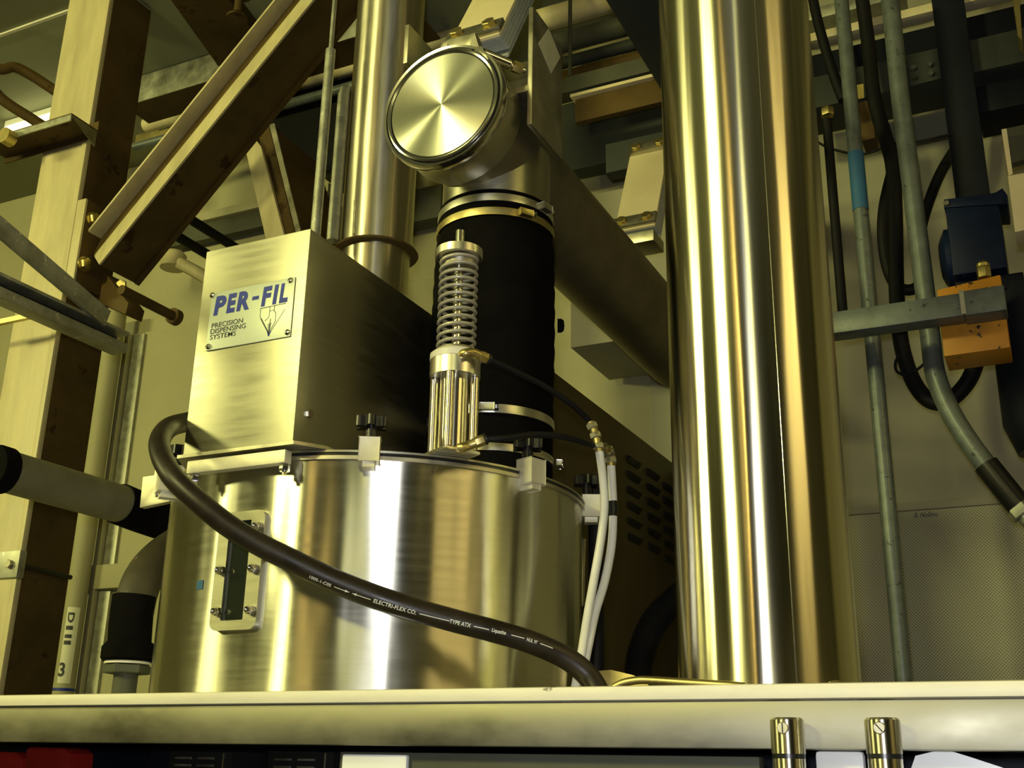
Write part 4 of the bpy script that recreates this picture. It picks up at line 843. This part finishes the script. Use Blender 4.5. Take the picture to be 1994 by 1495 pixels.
b = B(); barX(b, (1110, 182), (1272, 144), 6, 2.392, 0.058, 0.001); part('lower_strip', b, 'leaf', oc, 'narrow pale strip')
b = B(); barX(b, (1120, 190), (1330, 144), 46, 2.41, 0.02, 0.001); part('apron', b, 'brown', oc, 'brown apron panel')
for px_ in (1110, 1260):
    q = PY(px_, 150, 2.425); part('hanger', B().cyl((q.x, 2.425, q.z), (q.x, 2.425, CEIL_Z - 0.021), 0.006, 8), 'darkgrey', oc)
b = B(); X_ = -0.62; a, c = PX(1188, 20, X_), PX(1286, 170, X_); zz = PX(1236, 92, X_).z; b.box((X_ - 0.0, 1.25, zz - 0.0), (X_ + 0.085, 2.7, zz + 0.06), 0.002); solo('roof_girder', b, 'bluegrey', 'blue grey girder running back overhead, left of the big column pipe', 'girder')
bX('wall_header_or_backing', (1090, 205), (1330, 145), 135, 2.62, 0.06, 'bluegrey', 'added dark blue grey backing across the wall behind the rear leaf spring', 'header')  # header enlarged as an added dark backing over the bright wall
bX('wall_header_or_backing', (1180, 392), (1330, 356), 24, 2.66, 0.05, 'cable', 'black strip on the wall below the rear leaf spring', 'header')

# hanging box, cabinet and corrugated hose behind the tank
Yd = 2.45; pd = PY(1111, 677, Yd); zd = pd.z
solo('hanging_box', B().box((pd.x, Yd, zd), (PY(1190, 660, Yd).x + 0.35, 2.72, zd + 0.42), 0.002), 'wall_r', 'grey box hung on the wall under the conveyor tube', 'wall box')
KX = -0.86; k0, k1 = PX(1075, 721, KX), PX(1312, 902, KX); kz = (k0.z + k1.z) / 2
cab = thing('louvred_cabinet', 'dark olive cabinet with louvre rows behind the tank and hoses', 'cabinet', (KX - 0.18, 2.2, 0))
part('cabinet_body', B().box((KX - 0.28, 1.86, 0.0), (KX, 2.70, kz), 0.003), 'cab', cab)
lv = shared('louvre', B().prism([(0, -0.038, 0.0), (0.010, -0.038, -0.004), (0.002, -0.038, -0.016), (0, -0.038, -0.016)], (0, 0.076, 0)), 'black')
for ci, (px, py) in enumerate(((1231, 893), (1269, 918), (1300, 945))):
    q = PX(px, py, KX)
    for j in range(6): piece('louvre', lv, cab, (KX + 0.0002, q.y, q.z - 0.036 * j))
ch = [PR(x, y, 1.72) for x, y in ((1345, 1140), (1318, 1165), (1290, 1190), (1268, 1222), (1252, 1262), (1244, 1300), (1242, 1345), (1242, 1375))]
pth = spline(ch, 16); rr = [0.0205 + (0.0018 if k % 2 else -0.0012) for k in range(len(pth))]
solo('corrugated_hose', B().tube(pth, rr, 22), 'black', 'black ribbed hose curving behind the big column pipe', 'hose')
solo('bent_sheet', B().prism([PY(x, y, 1.5) for x, y in ((1165, 1345), (1165, 1306), (1190, 1304), (1232, 1314), (1262, 1328), (1262, 1345))], (0, 0.004, 0)), 'brass', 'yellowish bent sheet edge on the deck at the foot of the ribbed hose', 'sheet')
b = B(); q = PR(1160, 1000, 1.75); b.cyl((q.x, q.y, DK), (q.x, q.y, PR(1160, 935, 1.75).z), 0.012, 14); solo('dark_post', b, 'cable', 'thin dark post behind the white air tubes', 'post')

# ------------------------------------------------------------------ right hand side: conduits, cables, motor
SY = 2.05
z1_, z0_ = PY(1750, 588, SY).z, PY(1750, 631, SY).z; sx0, sx1 = PY(1560, 610, SY).x, PY(1872, 569, SY).x; sx2 = PY(1955, 560, SY).x
su = thing('wall_strut', 'grimy galvanised strut jutting right from behind the big column pipe', 'strut', ((sx0 + sx1) / 2, SY, z0_))
part('strut_body', B().box((sx0, SY, z0_), (sx1, SY + 0.045, z1_), 0.002), 'galvd', su)
part('end_sleeve', B().box((sx1 + 0.0005, SY - 0.003, z0_ - 0.002), (sx2, SY + 0.048, z1_ + 0.002), 0.002), 'galvd', su, 'dirt spotted end sleeve')
part('end_ridge', B().box((sx1 - 0.004, SY - 0.006, z0_), (sx1 + 0.004, SY - 0.0032, z1_ + 0.003)), 'galv', su)
def vcond(name, p0, p1, Y, r, m, lab, cat='conduit'):
    a, c = PY(*p0, Y), PY(*p1, Y); x = (a.x + c.x) / 2; zlo = 0.0 if p1[1] > 1300 else min(a.z, c.z); return solo(name, B().cyl((x, Y, zlo), (x, Y, min(max(a.z, c.z), CEIL_Z - 0.022)), r, 20), m, lab, cat, (x, Y, zlo))
vcond('conduit', (1636, -10), (1764, 1345), 2.20, 0.0155, 'galvd', 'grey upright conduit with a blue tape band, right beside the column pipe')
q = PY(1664, 350, 2.2); xA = (PY(1636, -10, 2.2).x + PY(1764, 1345, 2.2).x) / 2
solo('tape_band', B().lathe((xA, 2.2, PY(1664, 412, 2.2).z), (0, 0, 1), [(0.0157, 0), (0.0165, 0), (0.0165, 0.135), (0.0157, 0.135), (0.0157, 0)], 24), 'bluetape', 'blue tape band wrapped round the upright conduit', 'tape')
fcp = [PY(x, y, 2.24) for x, y in ((1722, -60), (1733, 0), (1752, 180), (1775, 360), (1800, 560), (1812, 660), (1822, 730), (1845, 790), (1880, 850), (1920, 905), (1956, 950), (1985, 985), (2020, 1025))]
fct = thing('curved_conduit', 'grey conduit running down and sweeping off to the right edge', 'conduit', PY(1880, 850, 2.24))
part('pipe_run', B().tube(spline(fcp[:11], 10), 0.0195, 22), 'galvd', fct)
part('seal_sleeve', B().tube(spline(fcp[9:12], 8), 0.0235, 22), 'black', fct)
part('end_fitting', B().hexa(fcp[11], fcp[12] - fcp[11], 0.027, 0.02).cyl(fcp[11], fcp[12], 0.020, 20), 'galv', fct)
vcond('black_conduit', (1613, 232), (1640, 640), 2.30, 0.0105, 'cable', 'short black upright conduit close beside the big column pipe')
q = PY(1612, 226, 2.30); solo('cord_grip', B().hexa(q, (0, 0, 1), 0.015, 0.02), 'brass', 'small brass cord grip on top of the black conduit', 'fitting')
hose('black_cable', [PY(x, y, 2.34) for x, y in ((1576, -40), (1592, 40), (1618, 130), (1642, 195))], 0.012, 'cable', 'black cable slanting down beside the top of the column pipe', 'cable')
hose('black_cable', [PY(x, y, Y) for x, y, Y in ((1672, -50, 2.4), (1690, 80, 2.4), (1702, 190, 2.38), (1722, 262, 2.36), (1738, 320, 2.34), (1743, 420, 2.33), (1745, 540, 2.33), (1751, 640, 2.33), (1764, 705, 2.34), (1786, 755, 2.34), (1815, 782, 2.34), (1850, 778, 2.34), (1885, 742, 2.34), (1905, 690, 2.34), (1912, 640, 2.34))], 0.0165, 'cable', 'thick black cable hanging in a long loop under the orange block', 'cable')
hose('black_cable', [PY(x, y, Y) for x, y, Y in ((1738, 330, 2.4), (1722, 400, 2.4), (1719, 460, 2.4), (1728, 520, 2.4), (1748, 558, 2.4), (1780, 562, 2.4), (1800, 530, 2.42), (1790, 480, 2.5), (1800, 420, 2.52), (1830, 340, 2.53), (1870, 275, 2.58), (1900, 235, 2.64), (1925, 200, 2.65))], 0.0125, 'cable', 'black cable bowing out left of the thick looped cable', 'cable')
hose('thin_wire', [PY(x, y, 2.42) for x, y in ((1590, 275), (1620, 290), (1680, 300), (1740, 280), (1790, 275), (1850, 262))], 0.003, 'cable', 'thin dark wire sagging across the wall behind the conduits', 'wire')
hose('thin_wire', [PY(x, y, 2.30) for x, y in ((1752, 690), (1744, 705), (1746, 722), (1762, 730), (1782, 722), (1800, 708))], 0.003, 'cable', 'thin dark wire looped round the thick cable below the strut', 'wire')
# blue column, motor, orange block
xq0, xq1 = PY(1838, 200, 2.425).x, PY(1904, 200, 2.425).x
solo('blue_column', B().box((xq0, 2.425, PY(1875, 400, 2.425).z), (xq1, 2.455, CEIL_Z - 0.022), 0.004), 'bluedark', 'dark blue square post standing on the blue motor', 'post')
MY = 2.20
mo = thing('blue_motor', 'dark blue gear motor above the orange block at the right edge', 'motor', PY(1900, 530, MY))
a, c = PY(1818, 395, MY), PY(1962, 520, MY)
part('gear_housing', B().box((a.x + 0.02, MY, c.z), (c.x, MY + 0.20, a.z), 0.006), 'blue', mo)
part('end_bell', B().lathe((a.x + 0.021, MY + 0.09, (a.z + c.z) / 2 - 0.01), (-1, 0, 0), [(0, 0), (0.065, 0), (0.065, 0.012), (0.05, 0.02), (0.035, 0.026), (0, 0.026)], 32), 'blue', mo)
part('motor_foot', B().box((a.x + 0.02, MY + 0.03, PY(1880, 562, MY).z), (PY(1994, 540, MY).x, MY + 0.2, c.z - 0.001), 0.003), 'bluedark', mo)
part('terminal_cover', B().prism([PY(x, y, MY - 0.004) for x, y in ((1838, 388), (1935, 376), (1952, 366), (1962, 380), (1962, 396), (1838, 404))], (0, 0.1, 0), 0.001), 'blue', mo)
part('small_screw', B().hexa(PY(1843, 396, MY - 0.004), (0, -1, 0), 0.006, 0.004), 'chrome', mo)
part('dark_drum', B().lathe((PY(2010, 640, MY).x, MY + 0.1, 0), (0, 0, 1), [(0, PY(1975, 860, MY).z), (0.055, PY(1975, 860, MY).z), (0.075, PY(1975, 800, MY).z), (0.075, PY(1975, 535, MY).z), (0, PY(1975, 535, MY).z)], 32), 'bluedark', mo)
OY = 2.12
ob = thing('orange_block', 'orange machine block spotted with black dirt behind the strut end', 'block', PY(1890, 690, OY))
part('block_body', plateY([(1824, 564), (1948, 534), (1967, 676), (1838, 694)], OY, 0.09, 0.003), 'orange', ob)
q = PY(1917, 541, OY + 0.03); part('brass_fitting', B().hexa(q, (0, 0, 1), 0.013, 0.022).lathe(q + V((0, 0, 0.022)), (0, 0, 1), [(0, 0), (0.012, 0), (0.012, 0.006), (0.007, 0.012), (0, 0.012)], 18), 'brass', ob)
jb = thing('junction_box', 'cream junction box with raised bracket at the right edge', 'junction box', PY(1990, 450, 2.1))
part('box_body', B().prism([PY(x, y, 2.08) for x, y in ((1962, 342), (2030, 330), (2030, 440), (1976, 452))], (0, 0.07, 0), 0.002), 'leaf', jb)
part('bracket_edge', B().prism([PY(x, y, 2.10) for x, y in ((1950, 252), (1960, 250), (1972, 338), (1964, 342))], (0, 0.05, 0)), 'leaf', jb)
part('bracket_plate', B().prism([PY(x, y, 2.13) for x, y in ((1960, 250), (2030, 235), (2030, 300), (1968, 318))], (0, 0.02, 0)), 'darkgrey', jb)
solo('steel_edge_bar', B().prism([PY(x, y, 2.15) for x, y in ((1970, -20), (1984, -20), (1990, 78), (1982, 70))], (0, 0.05, 0)), 'brass', 'narrow yellow lit bar edge at the top right corner', 'bar')
# overhead beams on the right
ob2 = thing('header_beam', 'steel header beam, painted dark as shade, crossing overhead behind the conduits at right', 'beam', PY(1780, 150, 2.55))
xh0, xh1 = PY(1540, 100, 2.46).x, 1.2
zA_, zB_ = PY(1700, 34, 2.46).z, PY(1700, 50, 2.46).z
part('upper_edge', B().box((xh0, 2.46, zB_), (xh1, 2.50, zA_), 0.002), 'leaf', ob2, 'lower edge strip painted pale as lit')  # light caught by the beam edge, painted as a pale colour
part('beam_web', B().box((xh0, 2.52, PY(1700, 130, 2.52).z), (xh1, 2.55, zB_ - 0.001)), 'bluedark', ob2)  # overhead shadow put into the near-black colour of the web
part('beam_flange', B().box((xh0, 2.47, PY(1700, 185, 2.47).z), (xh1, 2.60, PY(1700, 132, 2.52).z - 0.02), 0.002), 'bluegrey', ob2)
sp_ = part('splice_plate', B().prism([PY(x, y, 2.465) for x, y in ((1768, 117), (1838, 98), (1842, 150), (1772, 168))], (0, 0.004, 0)), 'bluegrey', ob2)
for px, py in ((1779, 134), (1811, 127), (1781, 152), (1813, 145)): part('bolt', B().hexa(PY(px, py, 2.4645), (0, -1, 0), 0.008, 0.007), 'chrome', sp_)
solo('yellow_sticker', B().prism([PY(x, y, 2.466) for x, y in ((1660, 167), (1681, 163), (1683, 190), (1662, 194))], (0, 0.002, 0)), 'yellow', 'small plain yellow sticker on the header beam between conduits', 'sticker')
solo('hanger_block', B().prism([PY(x, y, 2.44) for x, y in ((1664, 200), (1696, 194), (1704, 268), (1678, 275))], (0, 0.06, 0), 0.002), 'brown', 'dark block hanging under the header beam beside the taped conduit', 'block')
bX('light_channel', (1545, 26), (1760, -30), 22, 2.60, 0.06, 'galv', 'grey channel above the header beam, just under the ceiling at right', 'channel')
bX('blue_bracket', (1900, 172), (2030, 140), 52, 2.48, 0.12, 'bluedark', 'dark blue bracket box right of the dark blue post', 'bracket')
